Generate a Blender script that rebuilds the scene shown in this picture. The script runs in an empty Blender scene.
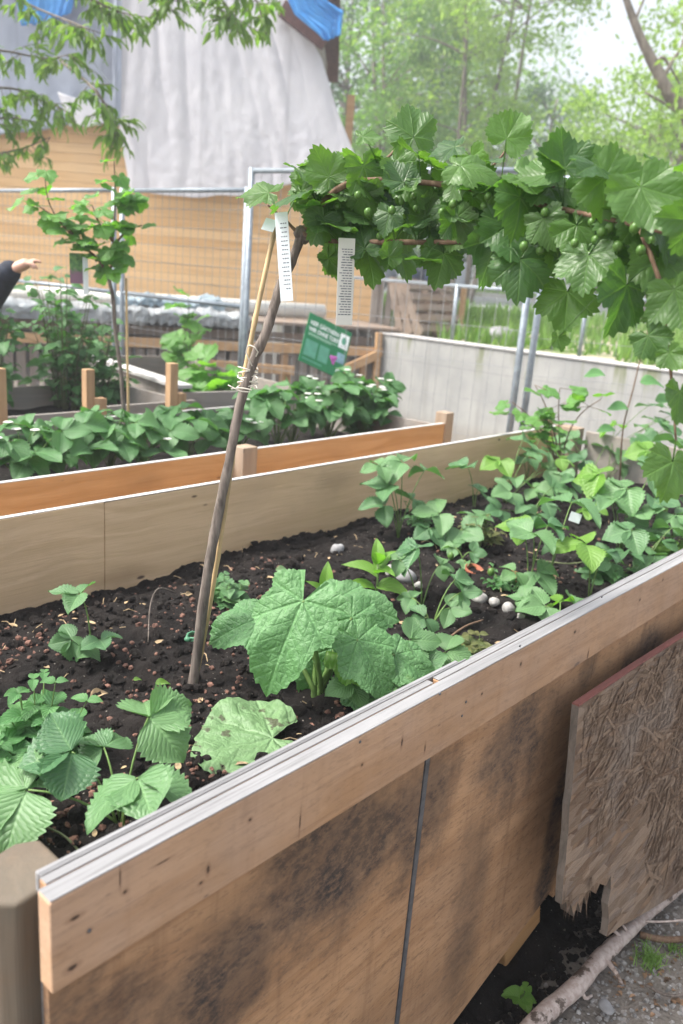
import bpy, math, random
import numpy as np
from mathutils import Vector, Matrix, noise

SC = bpy.context.scene
COL = SC.collection
PI = math.pi
R = math.radians

# ------------------------------------------------------------------ camera and frames
FPX, TH, ROLL, AZ, CZ = 827., R(15.9), R(4.4), R(41.), 1.5
_F = np.array([0, math.cos(TH), -math.sin(TH)])
_R0 = np.array([1., 0, 0]); _U0 = np.cross(_R0, _F)
_R = _R0*math.cos(ROLL)+_U0*math.sin(ROLL)
_U = -_R0*math.sin(ROLL)+_U0*math.cos(ROLL)
CAM = np.array([0, 0, CZ])

def ray(x, y): return _F*FPX+_R*(x-341.5)-_U*(y-512)
def Pz(x, y, z):
    d = ray(x, y); return Vector(CAM+d*((z-CZ)/d[2]))
def Pd(x, y, d):
    r = ray(x, y); return Vector(CAM+r*(d/r[1]))
ROT = R(49)
def G(X, Y, z=0.):          # garden axes (beds) -> world
    return Vector((X*math.cos(ROT)-Y*math.sin(ROT), X*math.sin(ROT)+Y*math.cos(ROT), z))
def L(v):                   # world -> garden axes
    return (v[0]*math.cos(ROT)+v[1]*math.sin(ROT), -v[0]*math.sin(ROT)+v[1]*math.cos(ROT), v[2])

cam_d = bpy.data.cameras.new('camera'); cam = bpy.data.objects.new('camera', cam_d); COL.objects.link(cam)
cam_d.sensor_fit = 'VERTICAL'; cam_d.sensor_height = 22.3; cam_d.sensor_width = 14.9; cam_d.lens = 18.
cam_d.clip_start = .05; cam_d.clip_end = 1000
cam_d.dof.use_dof = True; cam_d.dof.focus_distance = 1.75; cam_d.dof.aperture_fstop = 2.3
M4 = Matrix([[_R[i], _U[i], -_F[i], CAM[i]] for i in range(3)]+[[0, 0, 0, 1]])
cam.matrix_world = M4
SC.camera = cam

# ------------------------------------------------------------------ node helper
class T:
    def __init__(s, name):
        s.m = bpy.data.materials.new(name); s.m.use_nodes = True; s.nt = s.m.node_tree; s.nt.nodes.clear()
        s.out = s.nt.nodes.new('ShaderNodeOutputMaterial')
    def n(s, ty, ins=None, **props):
        nd = s.nt.nodes.new('ShaderNode'+ty)
        for k, v in props.items(): setattr(nd, k, v)
        for k, v in (ins or {}).items(): s.set(nd.inputs[k], v)
        return nd
    def set(s, sock, v):
        if isinstance(v, bpy.types.NodeSocket): s.nt.links.new(v, sock)
        elif isinstance(v, (tuple, list)) and len(v) == 3 and sock.type == 'RGBA': sock.default_value = (*v, 1)
        else: sock.default_value = v
    def m_(s, op, a, b=0., c=None, clamp=False):
        d = {0: a, 1: b}
        if c is not None: d[2] = c
        return s.n('Math', d, operation=op, use_clamp=clamp).outputs[0]
    def mix(s, f, a, b, mode='MIX'):
        nd = s.n('Mix', data_type='RGBA', blend_type=mode); s.set(nd.inputs[0], f); s.set(nd.inputs[6], a); s.set(nd.inputs[7], b)
        return nd.outputs[2]
    def ss(s, x, a, b, lo=0., hi=1.):
        return s.n('MapRange', {0: x, 1: a, 2: b, 3: lo, 4: hi}, interpolation_type='SMOOTHSTEP').outputs[0]
    def obj(s): return s.n('TexCoord').outputs['Object']
    def uv(s): return s.n('TexCoord').outputs['UV']
    def map(s, v, scale=(1, 1, 1), rot=(0, 0, 0), loc=(0, 0, 0)):
        return s.n('Mapping', {'Vector': v, 'Scale': scale, 'Rotation': rot, 'Location': loc}).outputs[0]
    def noise(s, v, scale=5., detail=4., rough=.55, dist=0.):
        return s.n('TexNoise', {'Vector': v, 'Scale': scale, 'Detail': detail, 'Roughness': rough, 'Distortion': dist}).outputs[0]
    def vor(s, v, scale=5., feature='F1', rnd=1.):
        return s.n('TexVoronoi', {'Vector': v, 'Scale': scale, 'Randomness': rnd}, feature=feature)
    def attr(s, nm): return s.n('Attribute', attribute_name=nm).outputs['Fac']
    def rnd(s): return s.n('ObjectInfo').outputs['Random']
    def bump(s, h, strength=.3, dist=.01):
        return s.n('Bump', {'Height': h, 'Strength': strength, 'Distance': dist}).outputs[0]
    def xyz(s, v):
        o = s.n('SeparateXYZ', {0: v}).outputs; return o[0], o[1], o[2]
    def bsdf(s, col, rough=.6, normal=None, spec=.5, metal=0., transl=0., tcol=None):
        p = s.n('BsdfPrincipled', {'Base Color': col, 'Roughness': rough, 'Metallic': metal, 'Specular IOR Level': spec})
        if normal is not None: s.set(p.inputs['Normal'], normal)
        o = p.outputs[0]
        if transl:
            t = s.n('BsdfTranslucent', {'Color': tcol if tcol is not None else col})
            if normal is not None: s.set(t.inputs['Normal'], normal)
            o = s.n('MixShader', {0: transl, 1: o, 2: t.outputs[0]}).outputs[0]
        s.nt.links.new(o, s.out.inputs[0])
        return s.m

def plain(name, col, rough=.6, metal=0., var=.25, scale=20., spec=.4, bump=.1, transl=0.):
    t = T(name); v = t.obj(); f = t.noise(v, scale, 5)
    c = t.mix(t.ss(f, .3, .7), tuple(x*(1-var) for x in col), tuple(min(1, x*(1+var)) for x in col))
    return t.bsdf(c, rough, t.bump(t.noise(v, scale*4, 4), bump, .004), spec, metal, transl)

def leaf_mat(name, ca, cb, mode='pinnate', nlat=9., transl=.32, rough=.42, vein=1.35, tmul=(1.5, 1.9, .7), crinkle=.25, spot=(.70, .78), spotc=(.14, .13, .05), net=0.):
    t = T(name); x, y, _ = t.xyz(t.uv())
    if mode == 'pinnate':
        ax = t.m_('ABSOLUTE', x)
        mid = t.ss(ax, 0., .09, 1., 0.)
        fr = t.m_('FRACT', t.m_('SUBTRACT', t.m_('MULTIPLY', y, nlat), t.m_('MULTIPLY', ax, nlat*.42)))
        lat = t.m_('ABSOLUTE', t.m_('SUBTRACT', fr, .5))
        lv = t.ss(lat, 0., .13, 1., 0.)
        h0 = t.m_('COSINE', t.m_('MULTIPLY', t.m_('SUBTRACT', fr, .5), 2*PI))
    else:
        r = t.m_('SQRT', t.m_('ADD', t.m_('MULTIPLY', x, x), t.m_('MULTIPLY', y, y)))
        a = t.m_('ARCTAN2', x, y)
        k = t.m_('PINGPONG', t.m_('DIVIDE', a, .87), .5)
        d = t.m_('MULTIPLY', t.m_('MULTIPLY', k, .87), r)
        mid = t.ss(d, 0., .035, 1., 0.)
        fr = t.m_('FRACT', t.m_('SUBTRACT', t.m_('MULTIPLY', r, nlat), t.m_('MULTIPLY', d, nlat*1.1)))
        lat = t.m_('ABSOLUTE', t.m_('SUBTRACT', fr, .5))
        lv = t.ss(lat, 0., .13, 1., 0.)
        h0 = t.m_('COSINE', t.m_('MULTIPLY', t.m_('SUBTRACT', fr, .5), 2*PI))
    vv = t.m_('MAXIMUM', mid, t.m_('MULTIPLY', lv, .5 if mode == 'pinnate' else .28))
    ob = t.obj(); big = t.noise(ob, 14., 3); fine = t.noise(ob, 160., 3)
    ri = t.m_('FRACT', t.m_('ADD', t.attr('rnd'), t.rnd()))
    f = t.m_('ADD', t.m_('MULTIPLY', ri, .65), t.m_('MULTIPLY', big, .45), clamp=True)
    c = t.mix(f, ca, cb)
    c = t.mix(t.m_('MULTIPLY', vv, .4 if mode == 'pinnate' else .30), c, tuple(min(1, q*vein+.02) for q in cb))
    spots = t.ss(t.noise(ob, 55. if not net else 28., 3), *spot)
    c = t.mix(t.m_('MULTIPLY', spots, .35 if not net else .8), c, spotc)
    hh = t.m_('ADD', t.m_('MULTIPLY', vv, -1.), t.m_('ADD', t.m_('MULTIPLY', fine, crinkle), t.m_('MULTIPLY', h0, -.30 if mode == 'pinnate' else -.10)))
    if net:
        wv = t.n('VectorMath', {0: t.uv(), 1: t.n('CombineXYZ', {0: t.m_('MULTIPLY', t.noise(t.uv(), 9., 2), .08), 1: t.m_('MULTIPLY', t.noise(t.map(t.uv(), loc=(3, 5, 0)), 9., 2), .08), 2: 0.}).outputs[0]}, operation='ADD').outputs[0]
        e1 = t.vor(wv, 11., 'DISTANCE_TO_EDGE').outputs['Distance']; e2 = t.vor(wv, 30., 'DISTANCE_TO_EDGE').outputs['Distance']
        pu = t.m_('ADD', t.ss(e1, 0., .30), t.m_('MULTIPLY', t.ss(e2, 0., .3), .35)); hh = t.m_('ADD', hh, t.m_('MULTIPLY', pu, net))
        c = t.mix(t.m_('MULTIPLY', t.ss(e1, 0., .05, 1., 0.), .30), c, tuple(q*.5 for q in ca))
    tc = t.mix(1., c, tmul, 'MULTIPLY')
    ro = t.m_('ADD', rough-.1, t.m_('MULTIPLY', big, .2))
    return t.bsdf(c, ro, t.bump(hh, .5, .002 if not net else .006), .45, 0, transl, tc)

def wood(name, ca, cb, dark, axis=0, knots=1., grey=0., rough=.72, scale=1., stains_shade=(), greyc=(.30, .29, .28), streak=.5, knotscale=2.2, dots=(), mottle=0.):
    """grain along local axis; stains: (x,z,rx,rz,amount) patches of mould and painted-in shade in local coordinates"""
    t = T(name); v = t.obj()
    g = [22*scale]*3; g[axis] = 1.1*scale
    wob = t.noise(v, 1.7, 2); vw = t.n('VectorMath', {0: v, 1: t.n('CombineXYZ', {0: 0., 1: t.m_('MULTIPLY', wob, .08), 2: t.m_('MULTIPLY', wob, .12)}).outputs[0]}, operation='ADD').outputs[0]
    a = t.noise(t.map(vw, tuple(g)), 1., 5, .6, .8)
    g2 = [190*scale]*3; g2[axis] = 5*scale
    b = t.noise(t.map(v, tuple(g2)), 1., 3, .6)
    lo = t.noise(v, 2.3, 4, .6)
    c = t.mix(t.ss(a, .32, .68), ca, cb)
    c = t.mix(t.m_('MULTIPLY', t.ss(b, .5, .75), streak*.6), c, dark)
    c = t.mix(t.m_('MULTIPLY', t.ss(lo, .45, .75), .45), c, tuple(q*.62 for q in ca))
    if knots:
        ks = [knotscale*2.6]*3; ks[axis] = knotscale
        vo = t.vor(t.map(v, tuple(ks), loc=(.3, .2, .1)), 1.)
        kd = t.m_('ADD', vo.outputs['Distance'], t.m_('MULTIPLY', t.noise(v, 30., 2), .05))
        sel = t.ss(t.xyz(vo.outputs['Color'])[0], .35, .4)
        k1 = t.m_('MULTIPLY', t.ss(kd, .055, .085, 1., 0.), sel); k2 = t.m_('MULTIPLY', t.ss(kd, .04, .32, 1., 0.), sel)
        c = t.mix(t.m_('MULTIPLY', k2, .38*knots), c, tuple(q*.6 for q in dark))
        c = t.mix(t.m_('MULTIPLY', k1, .8*knots), c, (.05, .027, .015))
        k3 = t.vor(t.map(v, tuple(q*3.3 for q in ks)), 1.)
        s3 = t.ss(t.xyz(k3.outputs['Color'])[1], .60, .63)
        c = t.mix(t.m_('MULTIPLY', t.m_('MULTIPLY', t.ss(k3.outputs['Distance'], .05, .10, 1., 0.), s3), .75*knots), c, (.06, .035, .025))
    if grey:
        gm = t.m_('MULTIPLY', t.ss(t.noise(v, 3.5, 5, .65), .3, .65), grey)
        c = t.mix(gm, c, greyc)
    if stains_shade:
        X, Y, Z = t.xyz(v); tot = None
        for (sx, sz, rx, rz, am) in stains_shade:
            dx = t.m_('DIVIDE', t.m_('SUBTRACT', X, sx), rx); dz = t.m_('DIVIDE', t.m_('SUBTRACT', Z, sz), rz)
            q = t.m_('ADD', t.m_('MULTIPLY', dx, dx), t.m_('MULTIPLY', dz, dz))
            q = t.m_('ADD', q, t.m_('MULTIPLY', t.m_('SUBTRACT', t.noise(v, 5.5, 7, .72), .5), 4.2))
            q = t.m_('MULTIPLY', t.ss(q, -.1, 1.55, 1., 0.), am)
            tot = q if tot is None else t.m_('MAXIMUM', tot, q)
        sp = t.ss(t.noise(t.map(v, (45, 60, 80), (0, .6, 0)), 1., 7, .78), .36, .60)
        sp2 = t.ss(t.noise(v, 14., 5, .7), .3, .7)
        tot = t.m_('MULTIPLY', tot, t.m_('ADD', .62, t.m_('MULTIPLY', t.m_('MULTIPLY', sp, sp2), .6)), clamp=True)
        c = t.mix(tot, c, (.040, .034, .033))
    if mottle:
        vs_ = t.noise(t.map(v, (26, 26, 1.6)), 1., 5, .65); fb = t.noise(t.map(v, (40, 200, 130), (0, .75, 0)), 1., 5, .75); bl = t.noise(v, 3.2, 6, .7)
        c = t.mix(t.m_('MULTIPLY', t.ss(vs_, .5, .72), mottle*.45), c, dark); c = t.mix(t.m_('MULTIPLY', t.ss(fb, .50, .66), mottle*.55), c, (.07, .05, .04))
        c = t.mix(t.m_('MULTIPLY', t.ss(bl, .48, .7), mottle*.5), c, tuple(q*.55 for q in ca)); c = t.mix(t.m_('MULTIPLY', t.ss(bl, .30, .42, 1., 0.), mottle*.5), c, tuple(min(1, q*1.35) for q in ca))
    if dots:
        X, Y, Z = t.xyz(v); tot = None; wn = t.m_('MULTIPLY', t.m_('SUBTRACT', t.noise(v, 120., 4, .7), .5), 1.6)
        for (sx, sz, rx, rz) in dots:
            dx = t.m_('DIVIDE', t.m_('SUBTRACT', X, sx), rx); dz = t.m_('DIVIDE', t.m_('SUBTRACT', Z, sz), rz)
            q = t.m_('ADD', t.m_('ADD', t.m_('MULTIPLY', dx, dx), t.m_('MULTIPLY', dz, dz)), wn); tot = q if tot is None else t.m_('MINIMUM', tot, q)
        c = t.mix(t.m_('MULTIPLY', t.ss(tot, .9, 5., 1., 0.), .35), c, dark); c = t.mix(t.m_('MULTIPLY', t.ss(tot, .2, 1.1, 1., 0.), .9), c, (.035, .02, .014))
    hh = t.m_('ADD', a, t.m_('MULTIPLY', b, .5))
    return t.bsdf(c, rough, t.bump(hh, .45, .003), .25)

# ------------------------------------------------------------------ geometry helper
class Geo:
    def __init__(s, off=(0, 0, 0)): s.V = []; s.F = []; s.UV = []; s.Rn = []; s.n = 0; s.off = np.array(off, float)
    def add(s, V, F, UV=None, r=0.):
        V = np.asarray(V, float)-s.off; k = len(V)
        s.V.append(V); s.F.extend([tuple(i+s.n for i in f) for f in F])
        s.UV.append(np.zeros((k, 2)) if UV is None else np.asarray(UV)[:, :2]); s.Rn.append(np.full(k, r)); s.n += k
        return s
    def box(s, x0, x1, y0, y1, z0, z1, r=0., jit=0.):
        V = np.array([(x, y, z) for z in (z0, z1) for (x, y) in ((x0, y0), (x1, y0), (x1, y1), (x0, y1))], float)
        if jit: V += np.random.uniform(-jit, jit, V.shape)
        return s.add(V, [(3, 2, 1, 0), (4, 5, 6, 7), (0, 1, 5, 4), (1, 2, 6, 5), (2, 3, 7, 6), (3, 0, 4, 7)], r=r)
    def beam(s, a, b, w, h, up=(0, 0, 1), r=0.):
        """box from a to b, w wide sideways, h along up"""
        a = np.array(a, float); b = np.array(b, float); d = (b-a)/np.linalg.norm(b-a); u = np.array(up, float)
        sd = np.cross(d, u); sd /= np.linalg.norm(sd); u = np.cross(sd, d)
        V = [p+sd*i*w/2+u*j*h/2 for p in (a, b) for (i, j) in ((-1, -1), (1, -1), (1, 1), (-1, 1))]
        return s.add(V, [(0, 1, 2, 3), (7, 6, 5, 4), (0, 4, 5, 1), (1, 5, 6, 2), (2, 6, 7, 3), (3, 7, 4, 0)], r=r)
    def tube(s, pts, rad, n=8, jit=0., r=0., cap=True):
        P = np.array([tuple(p) for p in pts], float); m = len(P)
        rad = np.full(m, rad) if np.isscalar(rad) else np.array(rad, float)
        tg = np.gradient(P, axis=0); tg /= np.linalg.norm(tg, axis=1)[:, None]+1e-12
        ref = np.array([.31, .17, .93]) if abs(tg[0][2]) < .9 else np.array([1., .1, 0])
        V = []; a = np.cross(tg[0], ref); a /= np.linalg.norm(a)
        for i in range(m):
            a = a-tg[i]*(a@tg[i]); a /= np.linalg.norm(a)+1e-12; b = np.cross(tg[i], a)
            for j in range(n):
                q = 2*PI*j/n; rr = rad[i]*(1+(random.uniform(-jit, jit) if jit else 0))
                V.append(P[i]+(a*math.cos(q)+b*math.sin(q))*rr)
        F = [(i*n+j, i*n+(j+1) % n, (i+1)*n+(j+1) % n, (i+1)*n+j) for i in range(m-1) for j in range(n)]
        if cap: F += [tuple(range(n-1, -1, -1)), tuple((m-1)*n+j for j in range(n))]
        UV = [(j/n, i/(m-1)) for i in range(m) for j in range(n)]
        return s.add(V, F, UV, r)
    def ball(s, c, rx, ry=None, rz=None, nu=10, nv=7, jit=0., r=0., rot=None):
        ry = ry or rx; rz = rz or rx; V = [(0, 0, -1)]
        for i in range(1, nv):
            p = -PI/2+PI*i/nv
            V += [(math.cos(p)*math.cos(2*PI*j/nu), math.cos(p)*math.sin(2*PI*j/nu), math.sin(p)) for j in range(nu)]
        V.append((0, 0, 1)); V = np.array(V)
        if jit: V *= (1+np.random.uniform(-jit, jit, (len(V), 1)))
        V = V*np.array([rx, ry, rz])
        if rot is not None: V = V@np.array(rot.to_3x3()).T
        F = [(0, 1+(j+1) % nu, 1+j) for j in range(nu)]
        for i in range(nv-2):
            F += [(1+i*nu+j, 1+i*nu+(j+1) % nu, 1+(i+1)*nu+(j+1) % nu, 1+(i+1)*nu+j) for j in range(nu)]
        e = 1+(nv-1)*nu; F += [(e-nu+j, e-nu+(j+1) % nu, e) for j in range(nu)]
        return s.add(V+np.array(tuple(c)), F, None, r)
    def prism(s, poly, th, M=None, r=0.):
        """2-D outline (x,z) extruded along +y by th, then placed by M"""
        n = len(poly); V = [(p[0], 0, p[1]) for p in poly]+[(p[0], th, p[1]) for p in poly]
        V = np.array(V, float)
        if M is not None: V = V@np.array(M.to_3x3()).T+np.array(M.translation)
        F = [tuple(range(n)), tuple(range(2*n-1, n-1, -1))]+[(i, i+n, (i+1) % n+n, (i+1) % n) for i in range(n)]
        return s.add(V, F, None, r)
    def mesh(s, name, mat=None, smooth=False):
        me = bpy.data.meshes.new(name)
        me.from_pydata(np.concatenate(s.V).tolist(), [], s.F)
        UV = np.concatenate(s.UV); li = np.zeros(len(me.loops), np.int32); me.loops.foreach_get('vertex_index', li)
        ul = me.uv_layers.new(name='UVMap'); ul.data.foreach_set('uv', UV[li].astype(np.float32).ravel())
        at = me.attributes.new('rnd', 'FLOAT', 'POINT'); at.data.foreach_set('value', np.concatenate(s.Rn).astype(np.float32))
        if smooth: me.polygons.foreach_set('use_smooth', [True]*len(me.polygons))
        if mat: me.materials.append(mat)
        return me
    def build(s, name, mat, parent=None, smooth=False, bevel=0., seg=2):
        o = bpy.data.objects.new(name, s.mesh(name, mat, smooth)); COL.objects.link(o)
        if parent: o.parent = parent
        if bevel:
            b = o.modifiers.new('bevel', 'BEVEL'); b.width = bevel; b.segments = seg; b.limit_method = 'ANGLE'
        return o

def tag(o, label, cat, group=None, kind=None):
    o['label'] = label; o['category'] = cat
    if group: o['group'] = group
    if kind: o['kind'] = kind
    return o
def thing(name, label, cat, loc=(0, 0, 0), rz=0., group=None):
    o = bpy.data.objects.new(name, None); COL.objects.link(o); o.location = loc; o.rotation_euler = (0, 0, rz)
    o.empty_display_size = .1
    return tag(o, label, cat, group)
def link(name, me, parent, M):
    o = bpy.data.objects.new(name, me); COL.objects.link(o); o.parent = parent; o.matrix_local = M; return o
def structure(o): o['kind'] = 'structure'; return o
def frame(p, axis, normal, s=1.):
    y = Vector(axis).normalized(); z = Vector(normal); z = (z-y*z.dot(y))
    if z.length < 1e-4: z = y.orthogonal()
    z.normalize(); x = y.cross(z)
    return Matrix([[x[i]*s, y[i]*s, z[i]*s, p[i]] for i in range(3)]+[[0, 0, 0, 1]])
def tmesh(g, tpl, M, r=None):
    V, F, UV = tpl; A = np.array(M.to_3x3()); g.add(V@A.T+np.array(M.translation), F, UV, random.random() if r is None else r)
def bez(a, b, c, n=7):
    a, b, c = Vector(a), Vector(b), Vector(c)
    return [a*(1-t)**2+b*2*t*(1-t)+c*t*t for t in [i/(n-1) for i in range(n)]]
def smooth_path(P, k=4):
    P = [Vector(p) for p in P]; Q = [P[0]*2-P[1]]+P+[P[-1]*2-P[-2]]; out = []
    for i in range(1, len(Q)-2):
        for j in range(k):
            t = j/k; a, b, c, d = Q[i-1], Q[i], Q[i+1], Q[i+2]
            out.append(.5*((2*b)+(c-a)*t+(2*a-5*b+4*c-d)*t*t+(3*b-a-3*c+d)*t**3))
    out.append(P[-1]); return out

# ------------------------------------------------------------------ leaf templates (unit length along +Y, face +Z)
def leaflet(width=.42, teeth=9, serr=.09, fold=.18, pleat=.018, npl=8, curl=.25, wav=.03, wide=.55, seed=0, nu=18, nv=8, base=.12):
    rs = random.Random(seed); V = []; UV = []
    ph = rs.uniform(0, 6)
    for i in range(nu+1):
        u = i/nu
        w = width*(math.sin(PI*min(1, u**wide))**.8 if 0 < u < 1 else 0)
        if teeth: w = w*(1+serr*(1 if i % 2 else -.6)*(u > .18))
        for j in range(nv+1):
            v = -1+2*j/nv; av = abs(v)
            x = v*w
            z = fold*av*w*1.6-curl*u*u+pleat*math.cos(2*PI*(npl*u-av*npl*.4))*(av**.5)*min(1, 3*u)*min(1, 3*(1-u)+.2)
            z += wav*math.sin(7*u+ph+v*2)*av
            y = u*(1-.10*av*av*0)+.06*av*w-.18*curl*u*u
            V.append((x, y, z)); UV.append((v, u))
    m = nv+1
    F = [(i*m+j, i*m+j+1, (i+1)*m+j+1, (i+1)*m+j) for i in range(nu) for j in range(nv)]
    return np.array(V), F, np.array(UV)
def palmate(lobes=((0, 1.), (50, .86), (104, .62)), sharp=.55, wlobe=46., teeth=30, serr=.07, cup=.12, wav=.06, droop=.25, sinus=160, rs=.22, seed=0, nth=96, nr=7, crinkle=0., pw=1.5, sm=14.):
    rd = random.Random(seed); V = [(0, 0, 0)]; UV = [(0, 0)]
    ph = [rd.uniform(0, 6) for _ in range(4)]
    for i in range(nth+1):
        th = -sinus+2*sinus*i/nth; at = abs(th); r = rs
        acc = r**sm
        for a, A in lobes:
            d = abs(at-a)/wlobe
            if d < 1.6: acc += (A*max(0, 1-sharp*d**pw))**sm
        r = acc**(1/sm)
        k = i*teeth/nth % 1
        r *= 1+serr*(2*(1-k)-1)*(at < sinus-12)
        r *= 1+.05*math.sin(3*R(th)+ph[0])
        for j in range(1, nr+1):
            q = (j/nr)**.85*r; x = q*math.sin(R(th)); y = q*math.cos(R(th))
            lob = math.cos(2*PI*at/50.)
            z = cup*q*q-droop*max(0, y)**2*.6-.35*droop*x*x+wav*q*math.sin(5*R(th)+ph[1])*q-.03*lob*q
            if crinkle: z += crinkle*(noise.noise(Vector((x*6+ph[2], y*6, seed)))+.6*noise.noise(Vector((x*14, y*14+ph[3], seed))))*min(1, q*3)
            V.append((x, y, z)); UV.append((x, y))
    F = []
    for i in range(nth):
        a = 1+i*nr; b = 1+(i+1)*nr
        F.append((0, b, a))
        F += [(a+j, b+j, b+j+1, a+j+1) for j in range(nr-1)]
    return np.array(V), F, np.array(UV)
def trifoliate(seed, ov=0, wd=.40, ang=(70, 92), pl=.014):
    rd = random.Random(seed); Vs = []; Fs = []; Us = []; n = 0
    for a, sc in ((0, 1.), (R(rd.uniform(*ang)), .95), (-R(rd.uniform(*ang)), .95)):
        V, F, U = leaflet(wd*rd.uniform(.92, 1.1), 9, .10, rd.uniform(.02, .4)*(.4/wd)**2, pl, 9, rd.uniform(.05, .40), .05, rd.uniform(.62, .78), rd.randint(0, 99))
        M = Matrix.Rotation(-a, 4, 'Z')@Matrix.Rotation(R(rd.uniform(-24, 10)), 4, 'X')@Matrix.Rotation(R(rd.uniform(-22, 22)), 4, 'Y')@Matrix.Scale(sc*rd.uniform(.9, 1.06), 4)
        V = V.copy(); V[:, 1] += .04
        V = V@np.array(M.to_3x3()).T
        Vs.append(V); Fs += [tuple(i+n for i in f) for f in F]; Us.append(U); n += len(V)
    return np.concatenate(Vs), Fs, np.concatenate(Us)
def gray(x, y): r = ray(x, y); return np.array(L(r))
def onY(x, y, Y):           # garden coordinates of the photo point on the vertical plane Y
    d = gray(x, y); k = Y/d[1]; return d[0]*k, Y, CZ+d[2]*k
def onX(x, y, X):
    d = gray(x, y); k = X/d[0]; return X, d[1]*k, CZ+d[2]*k
random.seed(7); np.random.seed(7)

# ------------------------------------------------------------------ light
SUN_EL, SUN_AZ = R(56), R(-99)      # azimuth from +Y towards +X: light from ahead, slightly left
w = bpy.data.worlds.new('World'); SC.world = w; w.use_nodes = True
nt = w.node_tree; bg = nt.nodes['Background']
sky = nt.nodes.new('ShaderNodeTexSky'); sky.sky_type = 'NISHITA'; sky.sun_disc = False
sky.sun_elevation = SUN_EL; sky.sun_rotation = SUN_AZ; sky.air_density = 1.0; sky.dust_density = 6.0; sky.ozone_density = 1.2
hs = nt.nodes.new('ShaderNodeHueSaturation'); hs.inputs['Saturation'].default_value = .38; nt.links.new(sky.outputs[0], hs.inputs['Color']); nt.links.new(hs.outputs[0], bg.inputs[0]); bg.inputs[1].default_value = .125
sd = bpy.data.lights.new('sun', 'SUN'); sd.energy = 2.0; sd.angle = R(14); sd.color = (1, .95, .88)
so = bpy.data.objects.new('sun', sd); COL.objects.link(so)
dv = Vector((math.sin(SUN_AZ)*math.cos(SUN_EL), math.cos(SUN_AZ)*math.cos(SUN_EL), math.sin(SUN_EL)))
so.rotation_euler = dv.to_track_quat('Z', 'Y').to_euler()
vs = SC.view_settings; vs.view_transform = 'Standard'; vs.look = 'None'; vs.exposure = 1.62; vs.gamma = 1

# ------------------------------------------------------------------ materials
def px_stain_shade(x, y, rx, rz, am, Y=.7535, O=(.36, .72, -.22)):
    X, _, Z = onY(x, y, Y); return (X-O[0], Z-O[2], rx, rz, am)
M = {}
def rim_dot(x, y, rx, rz): X, _, Z = onY(x, y, .722); return (X-.36, Z+.22, rx, rz)
RIMDOTS = [rim_dot(*q) for q in ((89, 931, .0028, .003), (125, 892, .0035, .003), (120, 878, .0012, .014), (201, 883, .004, .0025), (208, 870, .003, .007), (250, 820, .0035, .003), (75, 918, .008, .003), (72, 968, .008, .004), (163, 862, .012, .0014), (360, 735, .004, .003), (383, 720, .003, .003), (440, 688, .0035, .003), (466, 702, .003, .003), (482, 694, .003, .003),
          (521, 664, .004, .005), (520, 640, .003, .003), (575, 632, .005, .004), (588, 655, .003, .012), (640, 600, .005, .004), (663, 580, .004, .004), (402, 742, .0025, .010), (425, 748, .002, .009), (362, 765, .003, .003), (300, 822, .0015, .018))]
M['rim'] = wood('rim wood', (.49, .31, .185), (.40, .235, .125), (.16, .085, .05), 0, 1., grey=.3, greyc=(.42, .33, .28), knotscale=3.4, mottle=.35, dots=RIMDOTS)
M['panel'] = wood('panel plywood', (.47, .28, .15), (.37, .205, .10), (.13, .07, .04), 0, .5, grey=.2, greyc=(.24, .175, .14), mottle=.75,
                  stains_shade=[px_stain_shade(330, 870, .20, .17, 1.), px_stain_shade(215, 985, .17, .12, .95), px_stain_shade(420, 820, .12, .16, .9), px_stain_shade(515, 760, .17, .17, .9),
                          px_stain_shade(470, 900, .07, .35, .6), px_stain_shade(552, 850, .06, .25, 1.), px_stain_shade(640, 660, .16, .08, .95), px_stain_shade(590, 665, .05, .07, .8), px_stain_shade(60, 1010, .06, .06, .6), px_stain_shade(120, 1015, .12, .06, .7)])  # the patch beside the leaning strand board is its shade, painted in
M['ply_edge'] = wood('plywood edge', (.27, .27, .275), (.19, .19, .195), (.07, .066, .065), 0, 0., streak=1., rough=.6)
M['back'] = wood('back plywood', (.74, .53, .33), (.62, .43, .25), (.30, .17, .09), 0, 1.2, grey=.05, greyc=(.36, .28, .22), knotscale=1.6, streak=.4)
M['orange'] = wood('orange board', (.52, .30, .135), (.43, .23, .09), (.18, .08, .03), 0, .8, streak=.4)
M['grey'] = wood('grey weathered wood', (.30, .25, .21), (.22, .19, .165), (.09, .075, .065), 0, .5, grey=.6)
M['greyv'] = wood('grey weathered upright', (.27, .22, .18), (.20, .17, .145), (.08, .065, .055), 2, .5, grey=.6, greyc=(.26, .25, .24))
M['post'] = wood('post wood', (.36, .27, .19), (.27, .19, .13), (.10, .07, .05), 2, .7, grey=.45, greyc=(.27, .25, .22))
M['post_d'] = wood('dark weathered post', (.155, .105, .068), (.11, .075, .05), (.035, .025, .018), 2, .9, grey=.6, greyc=(.10, .097, .08))
M['stake'] = wood('stake wood', (.46, .30, .17), (.36, .22, .12), (.14, .08, .05), 2, .5)
M['brown'] = wood('brown pallet wood', (.24, .17, .12), (.17, .12, .085), (.07, .05, .04), 0, .4, grey=.4)
M['brace'] = wood('pale timber', (.52, .34, .19), (.44, .27, .14), (.20, .11, .06), 0, .6)
M['white_edge'] = wood('bleached edge', (.52, .51, .50), (.42, .41, .40), (.22, .21, .20), 0, 0.)
M['bamboo'] = plain('bamboo', (.50, .36, .19), .5, var=.3, scale=9)
M['galv'] = plain('galvanised steel', (.27, .31, .35), .5, .5, .15, 30)
M['wire'] = plain('galvanised wire', (.30, .31, .32), .6, .3, .15, 30)
M['seam'] = plain('dark metal strip', (.10, .105, .115), .5, .3, .3, 30)
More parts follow.
